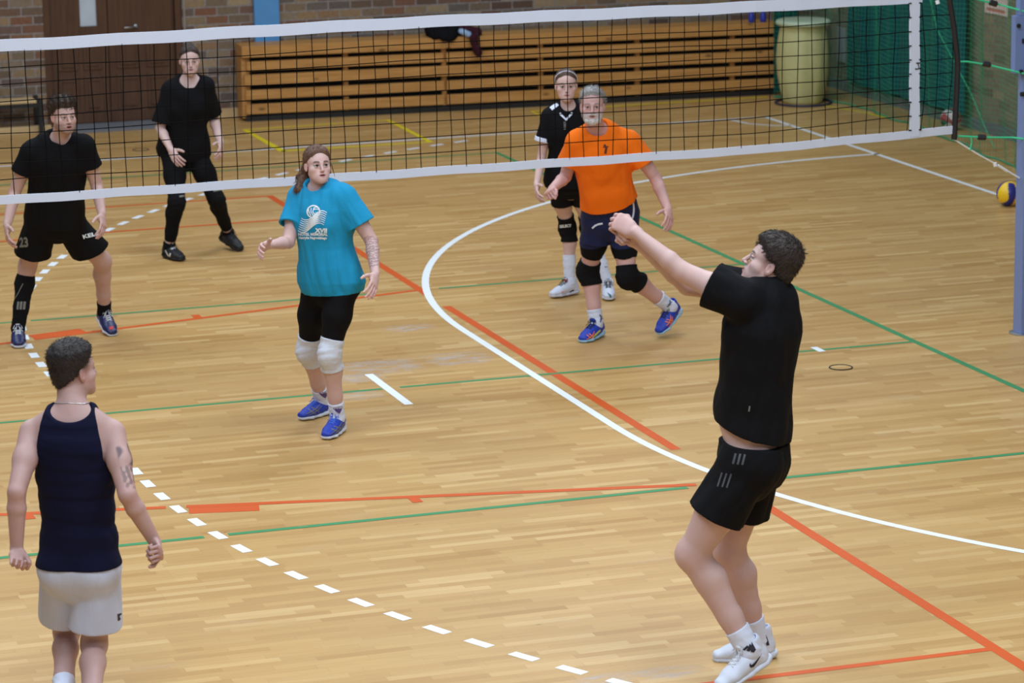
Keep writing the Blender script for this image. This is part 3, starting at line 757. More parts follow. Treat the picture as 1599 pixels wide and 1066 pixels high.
def make_joints(sp):
    B = Body(); B.sp = sp; s = sp['H']/1.8; B.s = s; P0 = np.array([*sp['floor'], 0.0]); B.P0 = P0; B.J = J = {}
    j = sp['j']
    for k in ('neck', 'shL', 'shR', 'hipL', 'hipR', 'head'): J[k] = j_dep(P0, *j[k])
    for S in 'LR':
        LU, LF, LT, LS = .30*s, .262*s, .435*s, .43*s
        e = j['el'+S]; J['el'+S] = j_dep(P0, *e[:2], e[2]) if len(e) == 3 else j_len(J['sh'+S], e[0], e[1], LU, e[3])
        e = j['wr'+S]; J['wr'+S] = j_dep(P0, *e[:2], e[2]) if len(e) == 3 else j_len(J['el'+S], e[0], e[1], LF, e[3])
        e = j['tip'+S]; J['tip'+S] = j_dep(P0, *e[:2], e[2]) if len(e) == 3 else j_len(J['wr'+S], e[0], e[1], .155*s, e[3])
        to = j['to'+S]; J['to'+S] = on_z(*to) if to[2] < 1 else j_dep(P0, to[0], to[1], to[3])
        an = j['an'+S]; J['an'+S] = on_z(*an) if len(an) == 3 else j_dep(P0, an[0], an[1], an[3])
        kn = j['kn'+S]; J['kn'+S] = j_mid(J['hip'+S], J['an'+S], kn[0], kn[1], LT, LS, kn[2], kn[3])
    B.left = nrm(J['hipL']-J['hipR']); B.pel = (J['hipL']+J['hipR'])/2
    B.up = nrm(J['neck']-B.pel); B.sl = nrm(J['shL']-J['shR'])
    B.front = nrm(np.cross(B.left, B.up)); B.sfront = nrm(np.cross(B.sl, B.up))
    hf = nrm(V(*sp['look'])); hu = nrm(V(*sp.get('hup', (0, 0, 1)))); hu = nrm(hu-np.dot(hu, hf)*hf); B.hf, B.hu = hf, hu; B.hl = nrm(np.cross(hu, hf))
    B.hs = sp.get('hs', 1.0)
    def L(a, b): return round(float(np.linalg.norm(J[a]-J[b])), 3)
    print(sp['key'], 'torso %.3f/%.3f' % (np.linalg.norm(J['neck']-B.pel), .525*s), 'sh', L('shL', 'shR'), 'hip', L('hipL', 'hipR'), 'neck-head', L('neck', 'head'),
          *[f"{S}: ua {L('sh'+S,'el'+S)}/{.30*s:.2f} fa {L('el'+S,'wr'+S)}/{.262*s:.2f} th {L('hip'+S,'kn'+S)}/{.435*s:.2f} sh {L('kn'+S,'an'+S)}/{.43*s:.2f} ft {L('an'+S,'to'+S)}/.22" for S in 'LR'],
          'top z %.2f' % (J['head'][2]+.125))
    return B
def spine(B, t): return lerp(B.pel, B.J['neck'], t)
def sframe(B, t):
    l = nrm(lerp(B.left, B.sl, np.clip(t, 0, 1))); return l, nrm(np.cross(l, B.up))
def torso_prims(B, secs, grow=(0, 0), k=.05):
    s = B.s*B.sp.get('bulk', 1.0); out = []; pts = []
    for (t, w, d, f) in secs:
        l, fr = sframe(B, t); pts.append((spine(B, t)+fr*f*s, l, (w*s+grow[0], d*s+grow[1])))
    for a, b in zip(pts[:-1], pts[1:]): out.append(Prim(a[0], b[0], a[2], b[2], side=a[1]+b[1], k=k))
    return out
def P_head(B):
    """head, face and neck"""
    o, l, f, u, h = B.J['head'], B.hl, B.hf, B.hu, B.hs
    W = lambda x, y, z: o+(l*x+f*y+u*z)*h
    jw = B.sp.get('jaw', 1.0); fem = B.sp['sex'] == 'F'; br = .0085 if fem else .0105
    pr = [ell(W(0, -.012, .040), (.076*h, .096*h, .085*h), l, f, k=.02),
          Prim(W(0, .030, .02), W(0, .040, -.055), (.060*h, .052*h), ((.043*h if fem else .050*h*jw), .042*h), side=l, k=.03),
          ell(W(0, .026, -.066), ((.044*h if fem else .052*h*jw), .052*h, .036*h), l, f, k=.03), ell(W(0, .070, -.091 if fem else -.096), (.019*h if fem else .022*h*jw, .017*h, .016*h), l, f, k=.03)]
    for S in (1, -1):
        pr += [Prim(W(S*(.046 if fem else .052*jw), .0, -.048), W(S*(.013 if fem else .018), .068, -.090 if fem else -.094), .015*h*jw, .013*h, k=.03),
               ell(W(S*.044, .056, -.024), (.018*h, .018*h, .016*h), l, f, k=.025),
               Prim(W(S*(.044 if fem else .050*jw), .036, -.030), W(S*(.032 if fem else .040*jw), .046, -.066), .020*h, .018*h, k=.03)]
    pr += [Prim(W(-.040, .068, .022), W(-.012, .083, .019), br*h, k=.012), Prim(W(.012, .083, .019), W(.040, .068, .022), br*h, k=.012)]
    pr.append(ell(W(0, .070, -.060), (.030*h, .022*h, .024*h), l, f, k=.02))
    for S in (1, -1): pr.append(ell(W(S*.032, .096, .0), (.0165*h, .0165*h, .0105*h), l, f, k=.012, sub=True))
    for S in (1, -1):
        pr += [ell(W(S*.0315, .0735, .0), (.0125*h,)*3, l, f, k=.003), ell(W(S*.0315, .0760, .0075), (.0155*h, .0120*h, .0042*h), l, f, k=.004), ell(W(S*.0315, .0745, -.0085), (.014*h, .011*h, .003*h), l, f, k=.005)]
    pr += [Prim(W(0, .084, .012), W(0, .106 if fem else .108, -.030), .0068*h, (.0088 if fem else .0105)*h, k=.014), *[ell(W(q*(.0096 if fem else .0115), .097, -.034), ((.0062 if fem else .0075)*h, .0090*h, .0060*h), l, f, k=.006) for q in (1, -1)]]
    op = B.sp.get('mouth', 0.0)
    pr += [Prim(W(-.019, .083, -.060), W(0, .0935, -.056), .0042*h, .0058*h, k=.006), Prim(W(.019, .083, -.060), W(0, .0935, -.056), .0042*h, .0058*h, k=.006),
           Prim(W(-.015, .082, -.067-op), W(0, .091, -.069-op), .0045*h, .0066*h, k=.006), Prim(W(.015, .082, -.067-op), W(0, .091, -.069-op), .0045*h, .0066*h, k=.006),
           ell(W(0, .096, -.0625-op/2), (.019*h, .008*h, (.0018+op*.5)*h), l, f, k=.004, sub=True)]
    for S in (1, -1):
        pr += [ell(W(S*.0785, -.010, -.006), (.0075*h, (.0150 if fem else .0175)*h, (.027 if fem else .031)*h), l+S*.25*f, f-.35*l*S+.25*u, k=.006), ell(W(S*.0850, -.004, -.004), (.005*h, .009*h, .016*h), l, f, k=.004, sub=True)]
    nr = B.sp.get('neckr', .056)*B.s
    pr += [Prim(B.J['neck']-B.up*.03, W(0, -.022, -.050), (nr*1.08, nr*1.05), (nr*.98, nr), side=l, k=.03)]
    return pr
def P_arm(B, S):
    J, s = B.J, B.s*B.sp.get('arm', 1.0); a, e, w = J['sh'+S], J['el'+S], J['wr'+S]
    ax = nrm(np.cross(e-a, w-e)+1e-3*B.up); out = []
    out += [Prim(a, lerp(a, e, .45), .056*s, .050*s, k=.04), Prim(lerp(a, e, .45), e, .050*s, .0395*s, k=.03),
            Prim(e, lerp(e, w, .28), (.0385*s, .037*s), (.0410*s, .037*s), side=ax, k=.012), Prim(lerp(e, w, .28), w, (.0410*s, .037*s), (.028*s, .0215*s), side=ax, k=.012)]
    return out
def P_hand(B, S):
    J = B.J; h = B.sp['hand'+S]
    return hand_prims(J['wr'+S], J['tip'+S]-J['wr'+S], V(*h['n']), S == 'L', B.s*B.sp.get('hsz', 1.0), h['curl'], h.get('spread', .1), h.get('thumb', (.55, .75, .25)))
def leg_front(B, S):
    J = B.J; sh = nrm(J['an'+S]-J['kn'+S]); f = J['to'+S]-J['an'+S]; f = f-np.dot(f, sh)*sh; return nrm(f)
def P_leg(B, S):
    J, s = B.J, B.s*B.sp.get('leg', 1.0); h, k_, a = J['hip'+S], J['kn'+S], J['an'+S]; f = leg_front(B, S)
    m = lerp(h, k_, .45)+f*.008*s; c = lerp(k_, a, .28)-f*.016*s
    return [Prim(h, m, .089*s, .079*s, k=.05), Prim(m, k_, .079*s, .053*s, k=.04), ell(k_+f*.002*s, (.049*s,)*3, k=.04),
            Prim(lerp(k_, a, -.03)-f*.006*s, c, .050*s, .055*s, k=.03), Prim(c, lerp(k_, a, .66)-f*.006*s, .055*s, .040*s, k=.03), Prim(lerp(k_, a, .66)-f*.006*s, a, .040*s, .034*s, k=.03),
            Prim(k_+f*.012*s, a+f*.004*s, .038*s, .030*s, k=.03)]
def P_foot(B, S):
    J, s = B.J, B.s; a, t = J['an'+S], J['to'+S]; O, f, l, u = foot_frame(B, S)
    return [Prim(a, O-f*.035*s+u*.045*s, .034*s, .030*s, k=.02), Prim(O-f*.03*s+u*.045*s, O+f*.10*s+u*.04*s, .030*s, .028*s, k=.02), Prim(a, O+f*.07*s+u*.036*s, .032*s, .022*s, k=.02)]
def foot_frame(B, S):
    J, s = B.J, B.s; a, t = J['an'+S], J['to'+S]; d = nrm(t-a); l = nrm(np.cross(EZ, d)); th = math.atan2(.062*s, .20*s)
    f = rot(d, l, -th)
    if len(B.sp['j']['an'+S]) == 3:      # foot planted (or on its toes) on the floor
        hz = nrm(np.array([d[0], d[1], 0])); l = nrm(np.cross(EZ, hz)); pa = math.asin(min(.8, max(0, (a[2]-.100)/.16))); f = hz*math.cos(pa)-EZ*math.sin(pa)
    u = np.cross(f, l)
    if u[2] < 0: u = -u
    return a-u*.095*s, f, l, u
def torso_all(B):
    s = B.s*B.sp.get('bulk', 1.0); J = B.J; out = torso_prims(B, B.sp['secs'])
    f, sf = B.front, B.sfront
    for S, q in (('L', 1), ('R', -1)):
        out.append(ell(J['hip'+S]-f*.048*s+B.up*.0*s-B.left*q*.0, (.085*s, .078*s, .09*s), B.left, f, k=.04))
        base = spine(B, .90); out.append(Prim(base+B.sl*q*.05*s, J['sh'+S]-B.sl*q*.012*s, .062*s, .053*s, k=.05))
        out.append(Prim(J['neck']+B.up*.012*s, lerp(J['neck'], J['sh'+S], .72)+B.up*.012*s, .038*s, .030*s, k=.05))
        if B.sp['sex'] == 'F':
            out.append(ell(spine(B, .66)+sf*.088*s+B.sl*q*.066*s, (.058*s, .050*s, .058*s), B.sl, sf, k=.035))
        else:
            out.append(ell(spine(B, .74)+sf*.080*s+B.sl*q*.066*s, (.075*s, .036*s, .055*s), B.sl, sf, k=.04))
    if B.sp.get('belly'):
        b = B.sp['belly']; out.append(ell(spine(B, .30)+f*.055*s, (.12*s, b*s, .13*s), B.left, f, k=.05))
    return out
def bbox(B, pad=.16):
    A = np.array(list(B.J.values())); return A.min(0)-pad, A.max(0)+pad+np.array([0, 0, .06])
# ---- materials for people
def mat_skin():
    t = NT('skin'); at = t.n.new('ShaderNodeAttribute'); at.attribute_name = 'skin'
    n = t.noise(t.coord(), 22, 4, .6); n2 = t.noise(t.coord(), 240, 2)
    c = t.mix(t.rng(n, .35, .7, 0, .14), at.outputs['Color'], t.mix(.5, at.outputs['Color'], srgb(178, 96, 84)))
    t.set(color=c, rough=.52, spec=.38, sss=.07); t.bsdf.inputs['Subsurface Radius'].default_value = (1, .35, .2); t.bsdf.inputs['Subsurface Scale'].default_value = .012
    t.bump(n2, .08, .002); return t.mat
M['skin'] = mat_skin()
def mat_hair(name, c):
    t = NT(name); n = t.noise(t.coord(), 130, 3, .7)
    t.set(color=t.mix(t.rng(n, .3, .7), tuple(.55*x for x in c), tuple(min(1, 1.5*x) for x in c)), rough=.55, spec=.35); t.bump(n, .5, .004); return t.mat
def skin_colors(B, X):
    """own colours of skin, lips, brows, eyes, stubble and tattoos, plus painted eye-socket shade"""
    sp = B.sp; base = np.array(srgb(*sp['skin'])); C = np.tile(base, (len(X), 1))
    q = (X-B.J['head'])/B.hs; x, y, z = q@B.hl, q@B.hf, q@B.hu
    def blend(m, col): 
        m = np.clip(m, 0, 1)[:, None]; C[:] = C*(1-m)+np.array(col)*m
    fr = np.clip((y-.035)/.02, 0, 1)*(np.abs(x) < .075)*(np.abs(z) < .14)
    red = np.array(srgb(*sp['skin']))*np.array([1.0, .78, .78])
    blend(fr*.28*np.exp(-(((np.abs(x)-.042)/.02)**2+((z+.028)/.022)**2)), red); blend(fr*.25*np.exp(-((x/.014)**2+((z+.03)/.016)**2)), red)
    near = (np.abs(y) < .03)*(np.abs(np.abs(x)-.082) < .02)*(np.abs(z+.006) < .04); blend(near*.5, red)
    hc = np.array(srgb(*sp['hairc']))
    if sp.get('stubble'):
        m = np.clip((-.034-z)/.014, 0, 1)*np.clip((y-.0)/.03, 0, 1)*(z > -.13)*np.clip((.085-np.abs(x))/.01, 0, 1)
        m = np.maximum(m*np.clip((np.abs(z+.062)+.35*np.abs(x))/.014-.35, 0, 1), 0)
        blend(m*sp['stubble'][0], srgb(*sp['stubble'][1]))
    ax = np.abs(x); op = sp.get('mouth', 0)
    blend(fr*np.clip(1.6-((x/.024)**2+((z+.0625+op/2)/(.0105+op*.6))**2)*1.3, 0, 1)*.75, srgb(*sp.get('lip', (168, 96, 92))))
    blend(fr*np.clip(1.5-((x/.019)**2+((z+.0625+op/2)/(.0022+op*.55))**2), 0, 1), srgb(70, 28, 28))
    ex = ax-.0315; es = sp.get('eyes', 1.0)
    blend(fr*np.exp(-((ex/.019)**2+((z-.004)/.012)**2)**2)*.5, np.array(srgb(*sp['skin']))*np.array([.58, .46, .48]))  # shade of the eye sockets, painted into the skin colour
    alm = np.clip(2.2-((ex/(.0172*es))**2+((z-.0008)/(.0062*es))**2)*1.4, 0, 1)*(y > .06)
    blend(alm, srgb(176, 166, 164))
    gx, gz = sp.get('gaze', (0, 0)); irx = x-np.sign(x)*.0315-gx
    ir = np.sqrt(irx**2+(z-.001-gz)**2)
    blend(alm*np.clip((.0078*es-ir)/.0012, 0, 1), srgb(*sp.get('iris', (64, 52, 44)))); blend(alm*np.clip((.0040-ir)/.001, 0, 1), srgb(16, 14, 14))
    lid = np.exp(-((z-(.0075*es-.5*ex*ex/.015))/.0026)**2)*np.clip(1-(ex/.0185)**2, 0, 1)**.5*(y > .055); blend(lid*sp.get('lash', .8), srgb(44, 28, 26))
    bz = .0215+.005*(1-((ax-.034)/.022)**2)
    brow = np.exp(-((z-bz)/sp.get('browt', .0048))**2)*np.clip((ax-.011)/.005, 0, 1)*np.clip((.054-ax)/.008, 0, 1)*(y > .045); blend(brow*.95, hc*.75)
    if sp.get('scalp'):    # hair colour of close-cropped roots on the scalp
        m = np.clip((z-.0)/.03, 0, 1)*np.clip((.05-y)/.03, 0, 1)*(z < .14); blend(m*.7, hc)
    for (a, b_, t0, t1, dr, cm, seed, col, st) in sp.get('tattoo', []):
        A_, B_ = B.J[a], B.J[b_]; axx = nrm(B_-A_); w = (X-A_)@axx/np.linalg.norm(B_-A_); rad = (X-A_)-((X-A_)@axx)[:, None]*axx
        rl = np.linalg.norm(rad, axis=1); cd = (rad/(rl[:, None]+1e-9))@nrm(V(*dr)); rs = np.random.RandomState(seed); nz_ = 0
        for i in range(6): nz_ = nz_+np.sin(X@(rs.normal(size=3)*st)+rs.uniform(0, 6.28))
        m = np.clip((w-t0)/.04, 0, 1)*np.clip((t1-w)/.04, 0, 1)*np.clip((cd-cm)/.15, 0, 1)*(rl < .085)*np.clip(nz_*.7+.8, 0, 1); blend(m*sp.get('ink', .8), srgb(*col))
    # knees, elbows, knuckles a little redder
    for k in ('knL', 'knR', 'elL', 'elR'): blend(np.exp(-(np.linalg.norm(X-B.J[k], axis=1)/.05)**2)*.35, red)
    for k in ('tipL', 'tipR'): blend(np.exp(-(np.linalg.norm(X-B.J[k], axis=1)/.09)**2)*.40, red)
    return C
HB = float(globals().get('HB', .0038))
def refine_head(B, field, Vv, Q):
    me = bpy.data.meshes.new('tmp'); me.from_pydata(Vv.tolist(), [], Q.tolist()); bm = bmesh.new(); bm.from_mesh(me); bpy.data.meshes.remove(me)
    c = Vector(B.J['head']+B.hf*.03*B.hs-B.hu*.01); r = .15*B.hs
    es = [e for e in bm.edges if (e.verts[0].co-c).length < r and (e.verts[1].co-c).length < r]
    bmesh.ops.subdivide_edges(bm, edges=es, cuts=1, use_grid_fill=True)
    bmesh.ops.triangulate(bm, faces=[f for f in bm.faces if len(f.verts) != 4])
    bm.verts.index_update(); X = np.array([v.co[:] for v in bm.verts])
    idx = np.nonzero(np.linalg.norm(X-np.array(c), axis=1) < r)[0]
    for _ in range(2):
        p = X[idx]; e = .0012; d0 = eval_pts(field, p); g = np.stack([eval_pts(field, p+e*np.eye(3)[i])-eval_pts(field, p-e*np.eye(3)[i]) for i in range(3)], 1)/(2*e)
        n2 = (g*g).sum(1)+1e-6; st = (d0/n2)[:, None]*g; ln = np.linalg.norm(st, axis=1, keepdims=True); st *= np.minimum(1, .004/(ln+1e-9)); X[idx] = p-st*.9
    faces = [[v.index for v in f.verts] for f in bm.faces]; bm.free(); return X, faces
def mesh_any(name, X, faces, mat, parent, root, cols=None):
    me = bpy.data.meshes.new(name); ln = np.array([len(f) for f in faces]); li = np.concatenate([np.asarray(f) for f in faces])
    me.vertices.add(len(X)); me.vertices.foreach_set('co', (X-root).astype(F32).ravel()); me.loops.add(len(li)); me.loops.foreach_set('vertex_index', li.astype(np.int32))
    me.polygons.add(len(faces)); me.polygons.foreach_set('loop_start', np.concatenate([[0], np.cumsum(ln)[:-1]]).astype(np.int32)); me.update(calc_edges=True)
    me.polygons.foreach_set('use_smooth', [True]*len(faces))
    if cols is not None:
        ca = me.color_attributes.new('skin', 'FLOAT_COLOR', 'POINT'); ca.data.foreach_set('color', np.concatenate([cols, np.ones((len(cols), 1))], 1).astype(F32).ravel())
    me.validate(); return link_mesh(name, me, mat, parent)
# ---- decals laid on a surface
def bvh_of(o):
    me = o.data; n = len(me.vertices); co = np.empty(n*3, F32); me.vertices.foreach_get('co', co)
    off = np.array(o.parent.location if o.parent else (0, 0, 0)); p = o.parent
    while p is not None and p.parent is not None: p = p.parent; off = off+np.array(p.location)
    return BVHTree.FromPolygons((co.reshape(-1, 3)+off).tolist(), [tuple(f.vertices) for f in me.polygons])
def decal(name, target, bvh, org, right, up, shapes, mat, root, lift=.0024, lab=None):
    """shapes: list of (2-D verts, faces); laid on the target along the normal of the right/up frame"""
    right, up = nrm(right), nrm(up); n = np.cross(right, up); b = MB()
    for vs, fs in shapes:
        bm = bmesh.new(); bv_ = [bm.verts.new((x, y, 0)) for x, y in vs]
        for f_ in fs:
            try: bm.faces.new([bv_[i] for i in f_])
            except ValueError: pass
        for _ in range(4):
            es = [e for e in bm.edges if e.calc_length() > .009]
            if not es: break
            bmesh.ops.subdivide_edges(bm, edges=es, cuts=1, use_grid_fill=True); bmesh.ops.triangulate(bm, faces=[f for f in bm.faces if len(f.verts) > 3])
        bm.verts.index_update(); vs = [(v.co.x, v.co.y) for v in bm.verts]; fs = [tuple(v.index for v in f.verts) for f in bm.faces]; bm.free()
        out = []
        for (x, y) in vs:
            p = np.asarray(org)+right*x+up*y
            h = bvh.ray_cast(Vector(p+n*.25), Vector(-n), .6)
            out.append(np.array(h[0])+np.array(n)*lift-root if h[0] is not None else None)
        ok = [f for f in fs if all(out[i] is not None for i in f)]
        if ok:
            used = sorted({i for f in ok for i in f}); mp = {i: k for k, i in enumerate(used)}
            b.add([out[i] for i in used], [tuple(mp[i] for i in f) for f in ok])
    if not b.f: print('decal missed', name); return None
    me = bpy.data.meshes.new(name); me.from_pydata(b.v, [], b.f); o = link_mesh(name, me, mat, target)
    if lab: tag(o, lab)
    return o
def text_shapes(txt, size, cx=0, cy=0, bold=0.0, shear=0.0, sx=1.0):
    cu = bpy.data.curves.new('lettering', 'FONT'); cu.body = txt; cu.size = size; cu.align_x = 'CENTER'; cu.align_y = 'CENTER'; cu.offset = bold; cu.shear = shear; cu.resolution_u = 3
    ob = bpy.data.objects.new('lettering', cu); COL.objects.link(ob); bpy.context.view_layer.update()
    me = bpy.data.meshes.new_from_object(ob); bm = bmesh.new(); bm.from_mesh(me)
    bmesh.ops.triangulate(bm, faces=list(bm.faces)); 
    vs = [(v.co.x*sx+cx, v.co.y+cy) for v in bm.verts]; bm.verts.index_update(); fs = [tuple(v.index for v in f.verts) for f in bm.faces]; bm.free()
    bpy.data.objects.remove(ob); bpy.data.curves.remove(cu); bpy.data.meshes.remove(me)
    return [(vs, fs)]
def line2(pts, w):
    vs, fs = poly_strip(pts, w, 0); return ([(v[0], v[1]) for v in vs], fs)
def taper2(pts, ws):
    pts = [np.array(p, float) for p in pts]; n = len(pts); L = []; R_ = []
    for i in range(n):
        d = nrm(np.append(pts[min(i+1, n-1)]-pts[max(i-1, 0)], 0))[:2]; nn = np.array([-d[1], d[0]]); L.append(pts[i]+nn*ws[i]/2); R_.append(pts[i]-nn*ws[i]/2)
    return ([tuple(p) for p in L+R_], [(n+i, n+i+1, i+1, i) for i in range(n-1)])
def swoosh(sz):
    pts = [(-.30, .05), (-.36, -.02), (-.34, -.12), (-.22, -.14), (-.05, -.08), (.25, .07), (.5, .22)]; ws = [.03, .10, .17, .17, .12, .06, .008]
    return [taper2([(x*sz, y*sz) for x, y in pts], [w*sz for w in ws])]
# ------------------------------------------------------------------ clothes, shoes, hair
def make_shirt(B, mat, sleeve=.55, hem=-.02, grow=(.022, .022), sr=(.072, .080), wr=.006, secs=None, hemtilt=0.0, neckr=.066, name='t_shirt', neckfwd=.0, drop=.008, seed=1, arms='LR', droop=0.0):
    J, s = B.J, B.s; bk = s*B.sp.get('bulk', 1.0)
    secs = secs or B.sp['secs']; tp = [q for q in secs]
    body = torso_all(B)
    base = offs(core(B), .0075)
    loose = prims(torso_prims(B, tp, grow, .06))
    d = union([offs(prims(body), .009), loose], .04)
    if wr: d = wrinkle(d, wr, 26, seed, B.up)
    d = union([d, inter(base, halfspace(spine(B, -.14), -B.up))], .006)
    hp = spine(B, hem); hn = nrm(-B.up+hemtilt*B.front); d0 = d
    d = inter(d, halfspace(hp, hn), .004)
    d = minus(d, inter(offs(d0, -.009), halfspace(hp-hn*.05, -hn)), .004)
    parts = [d]
    for S in arms:
        a, e = J['sh'+S], J['el'+S]; c = lerp(a, e, sleeve); ax = nrm(e-a); q = 1 if S == 'L' else -1
        a0 = a-B.sl*q*.015*s
        sl = prims([Prim(a0, c+ax*.03-B.up*droop, sr[0]*s, sr[1]*s, k=.02)]); rc = lerp(sr[0], sr[1], .9)*s-.015; inn = prims([Prim(c-ax*.0, c+ax*.05, rc, rc, k=.0)])
        sl = union([wrinkle(sl, wr*.8, 30, seed+3, ax) if wr else sl, offs(prims(P_arm(B, S)[:2]), .008)], .008)
        sl = inter(sl, halfspace(c, ax), .003); sl = minus(sl, inn, .002); parts.append(sl)
    d = union(parts, .045)
    nk = prims([Prim(J['neck']+B.sfront*(.020+neckfwd+drop*.9)*s-B.up*(.01+drop), J['neck']+B.sfront*(.03+neckfwd)*s+B.up*.16, (neckr*s, neckr*s*.92), (neckr*1.15*s, neckr*s), side=B.sl, k=0)])
    d = minus(d, nk, .014)
    lo, hi = bbox(B); o = field_mesh(name, d, lo, hi, HB*1.15, mat, B.root_o, B.root); return o
def make_tank(B, mat, hem=.0):
    J, s = B.J, B.s; base = offs(prims(torso_all(B)), .0075); d = union([base, prims(torso_prims(B, B.sp['secs'], (.006, .006), .05))], .03)
    d = union([wrinkle(d, .004, 30, 5, B.left), offs(core(B), .010), inter(offs(core(B), .020), halfspace(spine(B, .22), B.up), .05)], .006)
    d = inter(d, halfspace(spine(B, hem), -B.up), .004)
    cut = []
    for S, q in (('L', 1), ('R', -1)):
        a = J['sh'+S]; cut.append(Prim(a+B.sl*q*.012*s-B.up*.075*s, a+B.sl*q*.005*s+B.up*.2*s, (.066*s, .12*s), (.082*s, .14*s), side=B.sl, k=.012))
    d = minus(d, prims(cut), .01)
    back = prims([ell(J['neck']-B.sfront*.07*s+B.up*.045*s, (.106*s, .10*s, .076*s), B.sl, B.sfront, k=0), ell(J['neck']+B.sfront*.06*s+B.up*.0*s, (.09*s, .12*s, .13*s), B.sl, B.sfront, k=0)])
    d = minus(d, back, .008); lo, hi = bbox(B); return field_mesh('tank_top', d, lo, hi, HB*1.1, mat, B.root_o, B.root)
def core(B):
    """trunk and legs exactly as in the body mesh"""
    if not hasattr(B, '_core'):
        legs = union([prims(P_leg(B, S)+P_foot(B, S)) for S in 'LR'], .004); B._core = union([prims(torso_all(B)), legs], .03)
    return B._core
def make_shorts(B, mat, frac=.62, waist=.22, lr=(.098, .108), grow=.016, wr=.006, name='shorts', seed=3, fr=None, hang=.7):
    J, s = B.J, B.s; dn = nrm(J['knL']+J['knR']-J['hipL']-J['hipR'])
    up = union([offs(prims(torso_all(B)), .010), prims(torso_prims(B, [q for q in B.sp['secs'] if q[0] < .3], (grow, grow), .05))], .03)
    if wr: up = wrinkle(up, wr, 24, seed, dn)
    up = inter(up, halfspace(spine(B, -.14), -B.up), .02); cutp = []; parts = []
    for S in 'LR':
        h, k_ = J['hip'+S], J['kn'+S]; c = lerp(h, k_, (fr or {}).get(S, frac)); ax = nrm(k_-h)
        c2 = c+nrm(ax-hang*EZ)*.06; lg = prims([Prim(h, c2, lr[0]*s, lr[1]*s, k=.02)])
        if wr: lg = wrinkle(lg, wr, 24, seed+1, ax)
        lg = minus(lg, prims([Prim(c+ax*.02, c+ax*.07, lr[1]*s-.018, lr[1]*s-.016, k=0)]), .003)
        lg = union([lg, offs(prims(P_leg(B, S)), .009)], .006)
        parts.append(inter(lg, halfspace(c, nrm(ax-hang*EZ)), .003))
    legs = union(parts, .006); d = union([up, legs], .03)
    cc = inter(offs(core(B), .009), halfspace(spine(B, -.22), -B.up)); d = union([d, cc], .006)
    d = inter(d, halfspace(spine(B, waist), B.up), .004)
    lo, hi = bbox(B); hi[2] = J['neck'][2]; return field_mesh(name, d, lo, hi, HB*1.15, mat, B.root_o, B.root)
def make_leggings(B, mat, frac, waist=.2, knee_to=True):
    """frac <= 1: fraction of thigh; > 1: 1 + fraction of shin"""
    J, s = B.J, B.s; up = inter(offs(core(B), .006), halfspace(spine(B, waist), B.up), .004); up = inter(up, halfspace(spine(B, -.32), -B.up), .0); parts = []
    for S in 'LR':
        h, k_, a = J['hip'+S], J['kn'+S], J['an'+S]; lg = offs(prims(P_leg(B, S)), .006)
        if frac <= 1: c = lerp(h, k_, frac); lg = inter(lg, halfspace(c, nrm(k_-h)), .003)
        else: c = lerp(k_, a, frac-1); lg = inter(lg, halfspace(c, nrm(a-k_)), .003)
        parts.append(lg)
    d = union([up]+parts, .0)
    lo, hi = bbox(B); hi[2] = J['neck'][2]; return field_mesh('leggings', d, lo, hi, HB*1.1, mat, B.root_o, B.root)
def make_kneepad(B, S, mat, up_=.26, dn=.24, thick=.010, bulge=.020):
    J, s = B.J, B.s; h, k_, a = J['hip'+S], J['kn'+S], J['an'+S]; f = leg_front(B, S); f2 = nrm(nrm(k_-h)-nrm(a-k_)+.6*f)
    d = union([offs(prims(P_leg(B, S)), .006+thick*.4), prims([ell(k_+f2*(.018+bulge*.5)*s-nrm(k_-a)*.0, (.054*s, (.036+bulge)*s, .078*s), np.cross(nrm(k_-a), f2), f2, k=.02),
        Prim(k_+f2*.03*s+nrm(h-k_)*.05*s, k_+f2*.03*s+nrm(a-k_)*.05*s, (.05*s, .03*s), side=np.cross(nrm(k_-a), f2), k=.02)])], .02)
    d = union([wrinkle(d, .003, 45, 9), offs(prims(P_leg(B, S)), .007)], .004)
    d = inter(d, halfspace(lerp(k_, h, up_), nrm(h-k_)), .006); d = inter(d, halfspace(lerp(k_, a, dn), nrm(a-k_)), .006)
    return field_mesh('knee_pad', d, k_-.22*s, k_+.22*s, .0035, mat, B.root_o, B.root)
def make_sock(B, S, mat, top=.75, th=.005):
    J, s = B.J, B.s; k_, a = J['kn'+S], J['an'+S]; d = offs(prims(P_leg(B, S)[3:]+P_foot(B, S)), th); d = wrinkle(d, .0015, 60, 2); d = inter(d, halfspace(lerp(a, k_, top), nrm(k_-a)), .003)
    lo = np.minimum(a, lerp(a, k_, top))-.17; hi = np.maximum(a, lerp(a, k_, top))+.17; return field_mesh('sock', d, lo, hi, .0036, mat, B.root_o, B.root)
